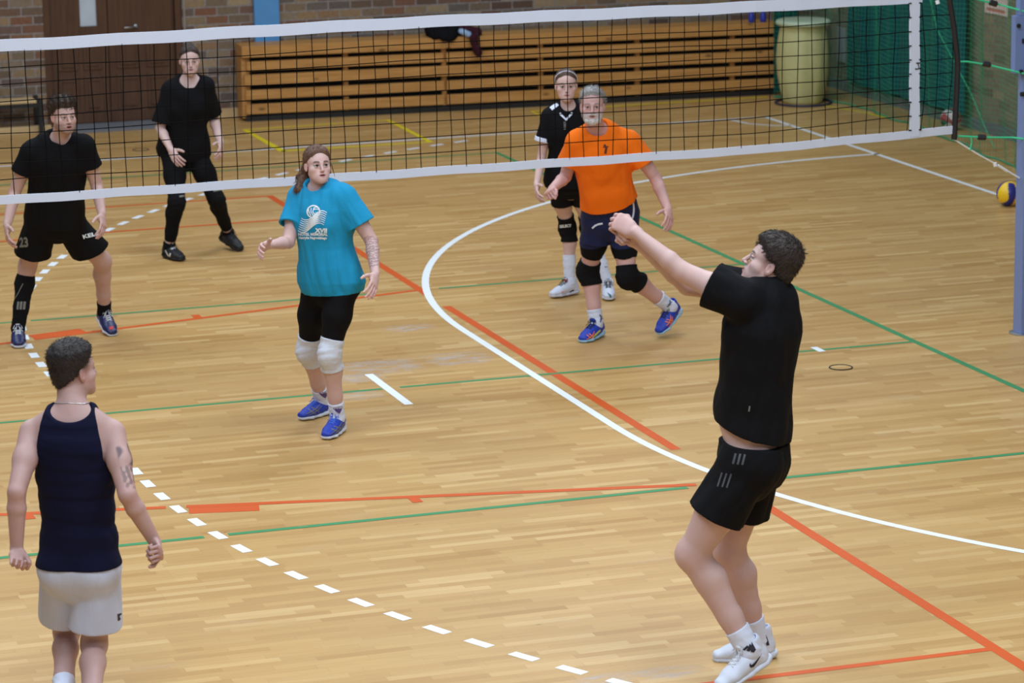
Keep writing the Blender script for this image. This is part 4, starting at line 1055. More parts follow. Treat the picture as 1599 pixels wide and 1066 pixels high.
def make_shoe(B, S, mats, high=0.0, name='shoe'):
    """upper with sole, toe cap seam and laces as sub-parts"""
    O, f, l, u = foot_frame(B, S); s = B.s*B.sp.get('shoe', 1.0); W = lambda x, y, z: O+(f*x+l*y+u*z)*s
    up = [Prim(W(-.040, 0, .050), W(.05, 0, .048), (.034*s, .044*s), (.041*s, .042*s), side=l, k=.02), Prim(W(.05, 0, .048), W(.12, 0, .034), (.041*s, .042*s), (.046*s, .030*s), side=l, k=.025),
          Prim(W(.12, 0, .034), W(.175, 0, .027), (.046*s, .030*s), (.036*s, .022*s), side=l, k=.025), Prim(W(-.022, 0, .06), W(-.018, 0, .112+high), (.038*s, .048*s), (.036*s, .044*s), side=l, k=.02),
          Prim(W(.005, 0, .072), W(.085, 0, .044), (.036*s, .036*s), (.040*s, .034*s), side=l, k=.025),
          Prim(W(.032, 0, .090), W(.050, 0, .130+high*.6), (.024*s, .010*s), (.022*s, .007*s), side=l, k=.012),
          Prim(W(-.005, 0, .092), W(.0, 0, .20), (.031*s, .042*s), (.034*s, .046*s), side=l, k=.006, sub=True)]
    d = inter(prims(up), halfspace(W(0, 0, .012), -u), .003)
    lo = np.minimum(W(-.1, 0, 0), W(.24, 0, 0))-.12; hi = np.maximum(W(-.1, 0, 0), W(.24, 0, 0))+.16
    sh = field_mesh(name, d, lo, hi, .0034, mats[0], B.root_o, B.root)
    so = [Prim(W(-.044, 0, .014), W(.05, 0, .010), (.040*s, .024*s), (.044*s, .018*s), side=l, k=.02), Prim(W(.05, 0, .010), W(.125, 0, .010), (.044*s, .018*s), (.050*s, .018*s), side=l, k=.02),
          Prim(W(.125, 0, .010), W(.178, 0, .012), (.050*s, .018*s), (.037*s, .018*s), side=l, k=.02), ell(W(-.07, 0, .022), (.03*s, .016*s, .02*s), l, f, k=.02)]
    ds = inter(prims(so), halfspace(W(0, 0, .0), -u), .003); ds = inter(ds, halfspace(W(-.06, 0, .032), nrm(u+.05*f)), .004)
    so_o = field_mesh('sole', ds, lo, hi, .0034, mats[1], sh, B.root)
    b = MB(); bv = bvh_of(sh)
    for i, x in enumerate((.036, .052, .068, .084, .100)):
        for sg in (1, -1):
            pts = []
            for yy in np.linspace(-.021, .021, 6):
                p = W(x+sg*yy*.35, yy, .2); h = bv.ray_cast(Vector(p), Vector(-u), .4)
                if h[0] is not None: pts.append(np.array(h[0])+u*.0015-B.root)
            if len(pts) > 2: b.tube(pts, .0026, 5)
    for sg in (1, -1):
        q = W(.03, 0, .118+high*.5)-B.root; b.tube([q, q+(f*.012+l*sg*.022+u*.008)*s, q+(f*.028+l*sg*.034-u*.012)*s, q+(f*.02+l*sg*.014-u*.004)*s], .0026, 5)
        b.tube([q, q+(f*.03+l*sg*.018-u*.01)*s, q+(f*.05+l*sg*.034-u*.028)*s], .0022, 5)
    b.build('laces', mats[2], sh, True); return sh, bv, W, (f, l, u)
def strands(B, Vv, Q, n, length, flow, rad=.0011, seed=0, lift=.25, keep=None, lenf=None):
    rs = np.random.RandomState(seed); fc = Vv[Q].mean(1); nn = np.cross(Vv[Q[:, 1]]-Vv[Q[:, 0]], Vv[Q[:, 3]]-Vv[Q[:, 0]]); nn /= np.linalg.norm(nn, axis=1)[:, None]+1e-12
    ix = rs.choice(len(Q), n); 
    if keep is not None: ix = ix[keep(fc[ix])]
    X = []; F = []
    for i in ix:
        p, m = fc[i], nn[i]; g = flow(p); g = g-np.dot(g, m)*m; g = nrm(g+rs.normal(size=3)*.25); L = length*rs.uniform(.5, 1.3)*(lenf(p) if lenf else 1); a = nrm(np.cross(g, m)); r = rad*rs.uniform(.7, 1.5)
        pts = [p-m*.003, p+g*L*.5+m*(lift*L*.5-L*L*.25/.17), p+g*L+m*(lift*L*.55-L*L/.17)]; b0 = len(X)
        for q, w in zip(pts, (1, .8, .15)):
            for (ca, cb) in ((1, 0), (0, 1), (-1, 0), (0, -1)): X.append(q+r*w*(ca*a+cb*m))
        for k in range(2):
            for c in range(4): F.append((b0+k*4+c, b0+k*4+(c+1) % 4, b0+k*4+4+(c+1) % 4, b0+k*4+4+c))
    return np.array(X), np.array(F)
def make_hair(B, mat, thick=.010, top=.0, front=(.090, .070), ang=.92, nape=-.06, extra=None, nstr=1400, slen=.018, flow=None, wr=.003, seed=0, ears=True, taper=.5, lift=.25, name='hair', rad=.0010, side=.0, burn=.012, temple=.016, lenf=None):
    """scalp-following hair that thins to nothing at the hairline"""
    o, l, f, u, h = B.J['head'], B.hl, B.hf, B.hu, B.hs; W = lambda x, y, z: o+(l*x+f*y+u*z)*h
    skull = prims([ell(W(0, -.012, .040), (.076*h, .096*h, .085*h), l, f, k=.02), ell(W(0, -.035, -.020), (.060*h, .060*h, .062*h), l, f, k=.03)])
    fy, fz = front; oF, lF, fF, uF = [v.astype(F32) for v in (o, l, f, u)]
    def d0(P, C, R):
        q = (P-oF)/F32(h); x = np.abs(q@lF); y = q@fF; z = q@uF
        D = skull(P, C, R)
        # hairline: forehead arc, temples, in front of the ears, nape
        g1 = (y-fy-temple*(np.cos(np.minimum(x/.06, 1)*3.14)-1)*.9)*math.cos(ang)-(z-fz)*math.sin(ang)
        g2 = np.where(z < .02, y-burn, -1.0); g3 = nape-.25*(y+.08)-z
        g = np.maximum(np.maximum(g1, g2), g3)
        if ears: g = np.maximum(g, .027-np.sqrt((y+.004)**2+((z+.006)*.85)**2+np.maximum(.070-x, 0)**2*4))
        t = np.clip(-g*taper, -.01, 1); t = np.minimum(t, thick+top*np.clip((z-.03)/.07, 0, 1)+side*np.clip(.08-z, 0, .08)/.08*0)
        return np.maximum(D-t.astype(F32)*F32(h), F32(h)*g.astype(F32)*F32(.8)-F32(.0005))
    d = d0
    if wr: d = wrinkle(d, wr, 70, seed)
    if extra: d = union([d, wrinkle(prims(extra), max(wr, .003), 70, seed+1)], .014)
    lo = o-.34*h; hi = o+.22*h; Vv, Q = surface(d, lo, hi, .0032)
    flow = flow or (lambda p: nrm(-f*.6-u*.8))
    if nstr:
        X, F = strands(B, Vv, Q, nstr, slen, flow, seed=seed, lift=lift, rad=rad, lenf=lenf); Vv, Q = np.concatenate([Vv, X]), np.concatenate([Q, F+len(Vv)])
    return mesh_np(name, Vv, Q, mat, B.root_o, B.root)
def start_person(sp):
    B = make_joints(sp); B.root = B.P0.copy(); B.root_o = empty('person', tuple(B.root)); tag(B.root_o, sp['label'], 'person'); return B
def finish_body(B, h=None):
    groups = [prims(torso_all(B)+P_head(B))]
    for S in 'LR': groups.append(union([prims(P_arm(B, S)), prims(P_hand(B, S))], .012))
    legs = union([prims(P_leg(B, S)+P_foot(B, S)) for S in 'LR'], .004)
    d = union([union(groups[:1]+[legs], .03), *groups[1:]], .022)
    lo, hi = bbox(B); Vv, Q = surface(d, lo, hi, h or HB)
    X, faces = refine_head(B, d, Vv, Q)
    o = mesh_any('body', X, faces, M['skin'], B.root_o, B.root, skin_colors(B, X)); B.body = o; return o
# ------------------------------------------------------------------ the seven players
blackc = fabric('black_sports_cloth', (.0050, .0050, .0068), .85, .0, spec=.14)
blackk = fabric('black_knee_pad_cloth', (.0065, .0065, .008), .9, .0, spec=.14)
navyc = fabric('dark_navy_rib', srgb(15, 17, 44), .85, .0, spec=.15)
navy2 = fabric('navy_shorts_cloth', srgb(24, 32, 72), .75, .04)
turq = fabric('turquoise_cotton', srgb(26, 142, 188), .85, .03, .22)
orange = fabric('orange_cotton', srgb(250, 116, 14), .85, .02, .10)
whites = fabric('white_sock_knit', srgb(212, 219, 240), .85, .0, .06)
greyw = fabric('pale_grey_shorts_cloth', srgb(196, 204, 230), .8, .0, .06, .45)
whitepad = fabric('white_knee_pad_cloth', srgb(206, 211, 226), .8, .0, .06)
whiteink = plain('white_print', srgb(226, 234, 240), .7, .05)
greyink = plain('grey_print', srgb(120, 120, 116), .6, .1)
dimink = plain('dim_grey_print', srgb(72, 74, 80), .5, .1)
darkink = plain('dark_print', srgb(30, 28, 44), .7, .1)
shoe_blue = plain('blue_mesh_shoe', srgb(26, 56, 170), .55, .25, 160, bump=.2)
shoe_navy = plain('navy_shoe', srgb(28, 36, 84), .4, .3, 90, bump=.2)
shoe_black = plain('black_shoe', srgb(20, 20, 26), .6, .25, 160, bump=.2)
shoe_white = plain('white_shoe', srgb(208, 214, 232), .5, .06, 90, bump=.1)
sole_white = plain('white_rubber', srgb(206, 211, 226), .5, .05)
sole_black = plain('black_rubber', srgb(18, 18, 22), .6, .1)
sole_ice = plain('ice_blue_rubber', srgb(150, 196, 226), .5, .05)
lace_white = plain('white_lace', srgb(214, 216, 220), .7, .05)
lace_black = plain('black_lace', srgb(16, 16, 20), .7, .1)
lace_blue = plain('blue_lace', srgb(70, 110, 210), .7, .1)
yel_ink = plain('yellow_green_trim', srgb(206, 216, 110), .6, .05)
org_ink = plain('orange_trim', srgb(244, 124, 60), .6, .05)
red_ink = plain('red_trim', srgb(196, 50, 60), .6, .05)
def decal_px(name, target, B, u, v, shapes, mat, ang=0.0, right=None, up=None, lab=None, bv=None):
    bv = bv or bvh_of(target); d = ray(u, v); h = bv.ray_cast(Vector(CAM), Vector(d), 60)
    if h[0] is None: print('no hit', name, u, v); return
    a = math.radians(ang); rx = nrm(V(*right)) if right is not None else EX; uz = nrm(V(*up)) if up is not None else nrm(UP)
    r2 = rx*math.cos(a)+uz*math.sin(a); u2 = -rx*math.sin(a)+uz*math.cos(a); u2 = nrm(u2-np.dot(u2, r2)/np.dot(r2, r2)*r2)
    return decal(name, target, bv, np.array(h[0]), r2, u2, shapes, mat, B.root, lab=lab)
def bars(n, w, h, gap): return [([(i*gap, 0), (i*gap+w, 0), (i*gap+w, h), (i*gap, h)], [(0, 1, 2, 3)]) for i in range(n)]
def shoes(B, mats, **k): return {S: make_shoe(B, S, mats, **k) for S in 'LR'}
RELAX, OPEN, FIST = (.28, .42, .25), (.15, .25, .15), (1.35, 1.5, .9)
ONLY = globals().get('ONLY')
def want(k): return ONLY is None or k in ONLY

# --- man in black shorts numbered 23, far left
def person_a():
    B = start_person(dict(key='A', label='person in black t-shirt and black shorts numbered 23 at far left', H=1.82, floor=(-5.45, 1.98), sex='M', secs=SEC_M,
        skin=(196, 162, 155), hairc=(46, 36, 32), stubble=(.55, (96, 78, 68)), mouth=.007, look=(.52, .85, .02), hs=.95, gaze=(.003, .001), leg=1.06,
        j=dict(neck=(94, 219, .12), head=(99, 182, .22), shL=(133, 228, .14), shR=(47, 238, .12), hipL=(105, 346, -.06), hipR=(64, 348, -.06),
            elL=(151, 290, 0, -1), wrL=(159, 334, 0, 1), tipL=(163, 366, 0, 1), elR=(23, 300, 0, -1), wrR=(11, 352, 0, 1), tipR=(12, 384, 0, 1),
            knL=(160, 408, -.1, .4), anL=(163, 486, .15), toL=(197, 527, .04), knR=(43, 415, -.1, .4), anR=(28, 513, .1), toR=(30, 552, .03)),
        handL=dict(n=(-.8, -.4, 0), curl=RELAX), handR=dict(n=(.9, -.3, 0), curl=RELAX)))
    finish_body(B)
    make_shirt(B, blackc, .50, .0, (.020, .020))
    sh = make_shorts(B, blackc, .68, .22, (.102, .132))
    for S, top in (('R', .86), ('L', .20)):
        so = make_sock(B, S, blackk, top)
        if S == 'R':
            decal_px('sock_logo', so, B, 32, 478, [taper2([(i*.022+.008, .032), (i*.022, -.022)], [.015, .015]) for i in (-1, 0, 1)], greyink, 0)
            decal_px('sock_stripe', so, B, 27, 460, [line2([(-.045, -.05), (.0, .0), (.045, .075)], .006)], greyink, 0)
    for S, q in shoes(B, (shoe_navy, sole_white, lace_white)).items():
        if S == 'L': decal_px('toe_mark', q[0], B, 183, 515, [line2([(-.02, -.008), (.0, .01), (.02, .0)], .010)], lace_white, -20)
        if S == 'L': decal_px('red_mark', q[0], B, 174, 512, [line2([(-.014, 0), (.014, .004)], .022)], red_ink, 10)
    decal_px('number', sh, B, 37, 379, text_shapes('23', .088, bold=.0035, sx=.8), greyink, 0)
    decal_px('lettering', sh, B, 147, 366, text_shapes('KELME', .036, bold=.0012, sx=1.35), whiteink, 17)
    hm = mat_hair('tousled_brown_hair', srgb(66, 53, 46))
    make_hair(B, hm, .012, .016, front=(.086, .072), nstr=3200, slen=.030, flow=lambda p: nrm(B.hf*.35+B.hu*.3+B.hl*.35*math.sin(p[0]*160)), wr=.006, seed=4, lift=.30, taper=.9)
# --- woman in black, behind at left
def person_b():
    B = start_person(dict(key='B', label='person in black t-shirt, black leggings and black shoes standing before the brown door', H=1.74, floor=(-3.78, 5.05), sex='F', secs=SEC_F, bulk=1.06, neckr=.050,
        skin=(202, 172, 167), hairc=(58, 44, 40), look=(.20, 1, -.02), hs=.93, lip=(150, 84, 84), jaw=.92, gaze=(.002, 0),
        j=dict(neck=(296, 127, .05), head=(296, 95, .10), shL=(322, 134, .06), shR=(265, 141, .06), hipL=(304, 238, 0), hipR=(269, 239, 0),
            elL=(333, 183, 0, -1), wrL=(344, 222, 0, 1), tipL=(346, 244, 0, 1), elR=(250, 200, 0, -1), wrR=(267, 234, 0, 1), tipR=(278, 254, 0, 1),
            knL=(338, 311, -.1, .4), anL=(356, 362, .14), toL=(381, 384, .05), knR=(276, 316, -.1, .4), anR=(264, 384, .1), toR=(287, 403, .03)),
        handL=dict(n=(-.8, -.4, 0), curl=RELAX), handR=dict(n=(.3, -.85, -.1), curl=RELAX, thumb=(.7, .75, .1))))
    finish_body(B)
    make_shirt(B, blackc, .88, -.08, (.020, .020), sr=(.072, .082), neckr=.078, neckfwd=.016, seed=8)
    lg = make_leggings(B, blackc, 1.86)
    for S, (u, v) in (('R', (288, 306)), ('L', (340, 297))):
        kp = make_kneepad(B, S, blackk, .22, .26, .006, .012)
        decal_px('label', kp, B, u, v, [line2([(-.034, 0), (.034, .004)], .014)], greyink, 8)
    for S in 'LR': make_sock(B, S, blackk, .10)
    sh = shoes(B, (shoe_black, sole_black, lace_black))
    decal_px('shoe_mark', sh['R'][0], B, 264, 397, [taper2([(-.034, .034), (-.010, -.010), (.004, -.016), (.012, .008)], [.006, .012, .015, .012])], whiteink, 0)
    decal_px('tongue_tab', sh['R'][0], B, 270, 388, [line2([(-.018, 0), (.018, .006)], .014)], lace_white, 0)
    hm = mat_hair('dark_brown_hair', srgb(62, 48, 44))
    make_hair(B, hm, .008, .004, front=(.078, .088), temple=-.008, nstr=1500, slen=.03, flow=lambda p: nrm(-B.hf-.1*B.hu), seed=6, wr=.001, lift=.0, taper=.4, lenf=lambda p: .5,
              extra=[ell(B.J['head']+B.hu*.125*B.hs-B.hf*.045, (.034, .034, .026), B.hl, B.hf, k=.01)])
# --- woman in turquoise
def person_c():
    B = start_person(dict(key='C', label='person in turquoise t-shirt, black leggings and white knee pads with a brown ponytail', H=1.77, floor=(-4.52, -.98), sex='F', secs=SEC_F, bulk=1.04, neckr=.050,
        skin=(206, 172, 167), hairc=(62, 44, 38), look=(.34, .90, .16), hs=.91, lip=(156, 84, 84), mouth=.003, gaze=(.002, .002), iris=(48, 40, 38), lash=1.0, eyes=1.25, browt=.0062, ink=.5, jaw=.90,
        tattoo=[('elL', 'wrL', -.02, .86, (.2, .9, 0), -.2, 5, (84, 84, 96), 230)],
        j=dict(neck=(501, 295, .0), head=(496, 259, .05), shL=(540, 309, .08), shR=(467, 308, -.08), hipL=(537, 441, .06), hipR=(495, 444, -.06),
            elL=(580, 376, 0, -1), wrL=(586, 428, 0, 1), tipL=(582, 458, 0, 1), elR=(450, 378, 0, 1), wrR=(418, 383, 0, 1), tipR=(397, 391, 0, 1),
            knL=(515, 552, -.1, .4), anL=(527, 651, .1), toL=(501, 684, .03), knR=(482, 546, -.1, .4), anR=(503, 624, .1), toR=(459, 652, .03)),
        handL=dict(n=(-.6, -.6, 0), curl=(.2, .3, .2)), handR=dict(n=(.3, .85, -.3), curl=(.35, .5, .4), spread=.16, thumb=(.5, .7, .4))))
    finish_body(B)
    ts = make_shirt(B, turq, .62, -.09, (.026, .030), sr=(.076, .088), neckr=.066, neckfwd=.002, drop=.018, wr=.008, seed=12)
    # chest print: ball over waves with lettering
    sh = []
    for i in range(7):
        pts = [(x+.004*i-.085+.10, -.012*i+.028*math.sin((x+.0)*34+.4)) for x in np.linspace(-.085, .062, 16)]
        sh.append(taper2([(x-.012*i*.55+.03*0-.055+.05, y+.018) for x, y in [(q[0]-.015, q[1]) for q in pts]], [.003+.004*math.sin(math.pi*k/15) for k in range(16)]))
    ring = [(-.022+.036*math.cos(a), .040+.036*math.sin(a)) for a in np.linspace(0, 2*math.pi, 28)]
    sh.append(line2(ring, .008))
    for k in (-.016, -.004, .008): sh.append(line2([(-.052+k*.4+.022+k, .062+.0*k), (-.034+k*.9, .040), (-.016+k*1.2, .014)], .0055))
    for k in (0, .012): sh.append(line2([(-.022, .052+k*.9), (-.006, .056+k), (.010, .052+k*.8)], .005))
    for k in (0, .012): sh.append(line2([(-.008+k, .036), (-.006+k, .022), (-.014+k, .008)], .005))
    sh += text_shapes('XVII', .034, .028, -.072, .0018, sx=1.1) + text_shapes('HOTEL MEMORIAL', .022, -.018, -.094, .0010, sx=.92) + text_shapes('Henryka Nagrodzkiego', .021, -.018, -.114, .0008, sx=.82)
    decal_px('chest_print', ts, B, 495, 341, sh, whiteink, -4, right=(.99, -.12, 0), lab='white print of a ball over waves with lettering')
    lg = make_leggings(B, blackc, .92)
    for S in 'LR': make_kneepad(B, S, whitepad, .22, .25, .012, .024)
    for S, (u, v) in (('R', (506, 615)), ('L', (528, 639))):
        so = make_sock(B, S, whites, .24)
        decal_px('sock_logo', so, B, u, v+1, [([(-.030, .016), (.030, .020), (.018, -.008), (.004, -.024), (-.016, -.006)], [(0, 1, 2, 3, 4)])], plain('violet_print', srgb(84, 64, 128), .7), 6)
        decal_px('sock_letters', so, B, u, v-1, text_shapes('VOLLEY', .014, 0, .004, .001), whites, 6)
    sh = shoes(B, (shoe_blue, sole_white, lace_blue))
    for S, (u, v) in (('R', (489, 641)), ('L', (526, 670))):
        decal_px('side_stripes', sh[S][0], B, u, v, [taper2([(-.045, -.014), (-.01, -.004), (.025, .014), (.05, .036)], [.003, .006, .006, .003]), taper2([(-.04, -.028), (-.004, -.016), (.03, .0), (.056, .022)], [.003, .006, .006, .003]), line2([(-.03, .018), (.014, -.026)], .005), line2([(-.010, .026), (.036, -.016)], .005)], plain('grey_gold_trim', srgb(112, 108, 96), .5), 8 if S == 'R' else 22)
    hm = mat_hair('brown_hair', srgb(98, 70, 56))
    Hd = lambda x, y, z: B.J['head']+B.hs*(B.hl*x+B.hf*y+B.hu*z)
    p0 = Hd(-.02, -.105, .035); p1 = j_dep(B.P0, 474, 276, -.07); p2 = j_dep(B.P0, 470, 296, -.0); p3 = j_dep(B.P0, 473, 318, .04)
    ex = [Prim(p0, p1, .034, .030, k=.02), Prim(p1, p2, .034, .030, k=.02), Prim(p2, p3, .030, .012, k=.02)]
    make_hair(B, hm, .012, .004, front=(.080, .090), temple=-.012, nstr=3600, slen=.05, flow=lambda p: nrm(-EZ) if p[2] < B.J['head'][2]-.05 else nrm(-B.hf*.9-.25*B.hu), extra=ex, seed=9, wr=.0012, lift=.0, taper=.7, lenf=lambda p: 1.0 if p[2] < B.J['head'][2]-.04 else .35)
    b = MB(); q0 = Hd(.076, .045, .03)-B.root
    b.tube([q0, q0+B.hl*.012-EZ*.05, q0+B.hl*.022-EZ*.10+B.hf*.01], [.004, .0035, .001], 5); b.build('loose_lock', hm, B.root_o, True)
# --- girl with headband
def person_d():
    B = start_person(dict(key='D', label='person with white headband and black jersey with white collar, behind the man in orange', H=1.70, floor=(-1.58, 2.22), sex='F', secs=SEC_F, bulk=.90, arm=.84, leg=.86, neckr=.045,
        skin=(206, 174, 167), hairc=(70, 52, 44), look=(.03, 1, .03), hs=.95, lip=(170, 110, 106), jaw=.93,
        j=dict(neck=(887, 168, .03), head=(884, 134, .07), shL=(915, 181, .03), shR=(857, 183, .03), hipL=(904, 284, 0), hipR=(873, 285, 0),
            elL=(930, 240, 0, -1), wrL=(936, 288, 0, 1), tipL=(936, 310, 0, 1), elR=(846, 243, 0, -1), wrR=(838, 289, 0, 1), tipR=(838, 312, 0, 1),
            knL=(920, 356, -.1, .4), anL=(949, 442, .1), toL=(953, 471, .03), knR=(887, 355, -.1, .4), anR=(890, 440, .1), toR=(859, 460, .03)),
        handL=dict(n=(-.9, -.2, 0), curl=RELAX), handR=dict(n=(.9, -.2, 0), curl=RELAX)))
    finish_body(B)
    ts = make_shirt(B, blackc, .62, -.06, (.018, .020), sr=(.066, .076), neckr=.056, neckfwd=.010, seed=21, wr=.005)
    bv = bvh_of(ts)
    decal_px('collar_trim', ts, B, 884, 186, [line2([(-.046, .044), (.0, -.004), (.046, .046)], .016)], whites, 0, bv=bv, lab='white v-shaped collar trim')
    decal_px('shoulder_patch', ts, B, 866, 166, [line2([(-.03, -.012), (.025, .014)], .03)], whites, 10, bv=bv)
    decal_px('lettering', ts, B, 882, 196, text_shapes('SELECT', .018, 0, 0, .0008), greyink, 90, bv=bv)
    for S in 'R':
        a, e = B.J['sh'+S], B.J['el'+S]; ax = nrm(e-a); c = lerp(a, e, .62)
        d = inter(offs(prims([Prim(a, c+ax*.03, .066*B.s, .076*B.s)]), .004), halfspace(c+ax*.004, ax)); d = inter(d, halfspace(c-ax*.028, -ax))
        field_mesh('sleeve_cuff', d, c-.14, c+.14, .0036, whites, B.root_o, B.root)
    make_shorts(B, blackc, .46, .2, (.078, .088), .012, .004)
    for S, (u, v) in (('R', (883, 353)), ('L', (923, 358))):
        kp = make_kneepad(B, S, blackk, .28, .26, .008, .014); decal_px('lettering', kp, B, u, v, text_shapes('SELECT', .026, 0, 0, .0012), whiteink, 4)
        so = make_sock(B, S, whites, .50)
    decal_px('sock_mark', so, B, 947, 416, swoosh(.03), darkink, 0)
    sh = shoes(B, (shoe_white, sole_white, lace_black))
    decal_px('side_mark', sh['R'][0], B, 880, 455, swoosh(.035), org_ink, 0); decal_px('heel_mark', sh['R'][0], B, 894, 455, [line2([(-.02, -.008), (.0, .006), (.02, .002)], .010)], darkink, 0)
    decal_px('tongue_tab', sh['R'][0], B, 882, 438, [line2([(-.02, .01), (.02, -.006)], .022)], plain('pink_tab', srgb(214, 120, 124), .7), 0)
    decal_px('side_mark', sh['L'][0], B, 953, 461, [taper2([(-.02, .02), (.0, .0), (.004, -.03)], [.006, .016, .01])], plain('teal_trim', srgb(30, 104, 126), .6), 0)
    hm = mat_hair('light_brown_hair', srgb(82, 62, 52))
    hr = make_hair(B, hm, .007, .003, front=(.078, .090), temple=-.009, nstr=1300, slen=.03, flow=lambda p: nrm(-B.hf-.2*B.hu), seed=13, wr=.001, lift=.0, taper=.35, lenf=lambda p: .5,
              extra=[Prim(B.J['head']-B.hf*.10+B.hu*.04, B.J['head']-B.hf*.09-EZ*.10, .03, .024), Prim(B.J['head']-B.hf*.09-EZ*.10, B.J['head']-B.hf*.05-EZ*.17+EX*.03, .024, .012)])
    o, l, f, u, h = B.J['head'], B.hl, B.hf, B.hu, B.hs; b = MB()
    pts = []
    for a in np.linspace(-.25, math.pi+.25, 22):
        d = l*math.cos(a)+(f*.62+u*.78)*math.sin(a); e = np.array([np.dot(d, l)/.0835, np.dot(d, f)/.1035, np.dot(d, u)/.0925]); pts.append(o+h*(u*.040-f*.012+d/np.linalg.norm(e)*1.0)-B.root)
    b.tube(pts, .0048, 6); b.build('headband', whites, B.root_o, True)
# --- man in orange
def person_e():
    B = start_person(dict(key='E', label='person with grey hair and beard in a bright orange t-shirt and navy shorts, lunging', H=1.83, floor=(-1.86, .78), sex='M', secs=SEC_M, belly=.062, bulk=1.0,
        skin=(204, 162, 157), hairc=(150, 146, 144), stubble=(.9, (188, 180, 178)), look=(-.04, 1, .10), hs=.96, jaw=1.10, lip=(150, 84, 84), gaze=(0, .001), lash=.45,
        j=dict(neck=(932, 204, .18), head=(925, 167, .30), shL=(985, 222, .12), shR=(899, 221, .20), hipL=(972, 340, -.06), hipR=(936, 344, -.02),
            elL=(1024, 279, 0, -1), wrL=(1043, 327, 0, 1), tipL=(1047, 352, 0, 1), elR=(883, 276, 0, -1), wrR=(862, 295, 0, 1), tipR=(852, 303, 0, 1),
            knL=(980, 432, -.1, .5), anL=(1047, 479, .1, -.16), toL=(1024, 521, .04), knR=(919, 423, -.1, .5), anR=(931, 504, .105), toR=(891, 535, .03)),
        handL=dict(n=(-.5, -.75, 0), curl=(.22, .4, .3), spread=.12), handR=dict(n=(.5, .1, -.8), curl=FIST, thumb=(.8, .4, .4))))
    finish_body(B)
    ts = make_shirt(B, orange, .56, .19, (.008, .016), sr=(.074, .086), neckr=.068, wr=.007, seed=31)
    decal_px('chest_logo', ts, B, 946, 233, [line2([(-.012, .03), (.004, .012), (-.004, -.03)], .016), line2([(-.02, .012), (.02, .018)], .006)], plain('brown_print', srgb(92, 36, 14), .7), 0)
    sh = make_shorts(B, navy2, .39, .2, (.100, .112), .014, .006, seed=33)
    bv = bvh_of(sh)
    decal_px('piping', sh, B, 984, 326, [line2([(.026*math.cos(a)-.0, .075*math.sin(a)) for a in np.linspace(1.2, -1.75, 14)], .012)], whites, 0, bv=bv)
    decal_px('piping', sh, B, 934, 351, [line2([(-.04, -.022), (-.022, -.006), (.0, .004), (.03, .008)], .012)], whites, 0, bv=bv)
    tg = make_leggings(B, blackc, .68)
    tg.name = 'compression_shorts'
    for S in 'LR': make_kneepad(B, S, blackk, .20, .27, .010, .022)
    for S, (u, v) in (('R', (938, 497)), ('L', (1045, 474))):
        so = make_sock(B, S, whites, .26 if S == 'R' else .30)
        decal_px('sock_logo', so, B, u, v, [line2([(-.006, .026), (.008, .0), (-.004, -.026)], .010), line2([(.012, .022), (-.004, -.01)], .006)], plain('slate_print', srgb(92, 96, 122), .7), -25 if S == 'L' else 0)
    sh = shoes(B, (shoe_blue, sole_ice, lace_black))
    for S, (u, v, a) in (('R', (927, 523, 16)), ('L', (1050, 499, 40))):
        q = sh[S]
        decal_px('side_stripes', q[0], B, u-4, v+3, [taper2([(-.036, -.010), (-.01, -.004), (.016, .012), (.03, .034)], [.004, .008, .008, .004]), taper2([(-.03, -.028), (-.004, -.018), (.022, .0), (.036, .02)], [.004, .008, .008, .004]), line2([(-.026, .020), (.012, -.024)], .006), line2([(-.010, .026), (.026, -.012)], .006)], org_ink, a-6, bv=q[1])
        decal_px('heel_stripe', q[0], B, u+4, v, [line2([(-.03, -.012), (.0, .004), (.038, .024)], .012), line2([(.0, -.020), (.03, -.004)], .010)], yel_ink, a, bv=q[1])
    hm = mat_hair('grey_hair', srgb(150, 148, 148))
    make_hair(B, hm, .011, .006, front=(.078, .088), nstr=3000, slen=.042, flow=lambda p: nrm(-B.hf*.75-.15*B.hu+.55*B.hl), seed=17, wr=.0015, lift=.02, taper=.7, temple=.010)
    bm = mat_hair('white_beard', srgb(206, 200, 198)); o, l, f, u, h = B.J['head'], B.hl, B.hf, B.hu, B.hs
    W = lambda x, y, z: o+(l*x+f*y+u*z)*h
    pr = [Prim(W(-.060, .018, -.050), W(-.034, .066, -.090), .010, .014, k=.02), Prim(W(.060, .018, -.050), W(.034, .066, -.090), .010, .014, k=.02), Prim(W(-.034, .064, -.092), W(0, .082, -.100), .014, .018, k=.02), Prim(W(.034, .064, -.092), W(0, .082, -.100), .014, .018, k=.02),
          Prim(W(-.024, .088, -.052), W(0, .098, -.046), .0045, .006, k=.008), Prim(W(.024, .088, -.052), W(0, .098, -.046), .0045, .006, k=.008)]
    Vv, Q = surface(wrinkle(prims(pr), .0012, 120, 3), o-.2, o+.15, .0030); X, F = strands(B, Vv, Q, 1100, .008, lambda p: nrm(-EZ+.3*f), rad=.0009, seed=3, lift=.2)
    mesh_np('beard', np.concatenate([Vv, X]), np.concatenate([Q, F+len(Vv)]), bm, B.root_o, B.root)
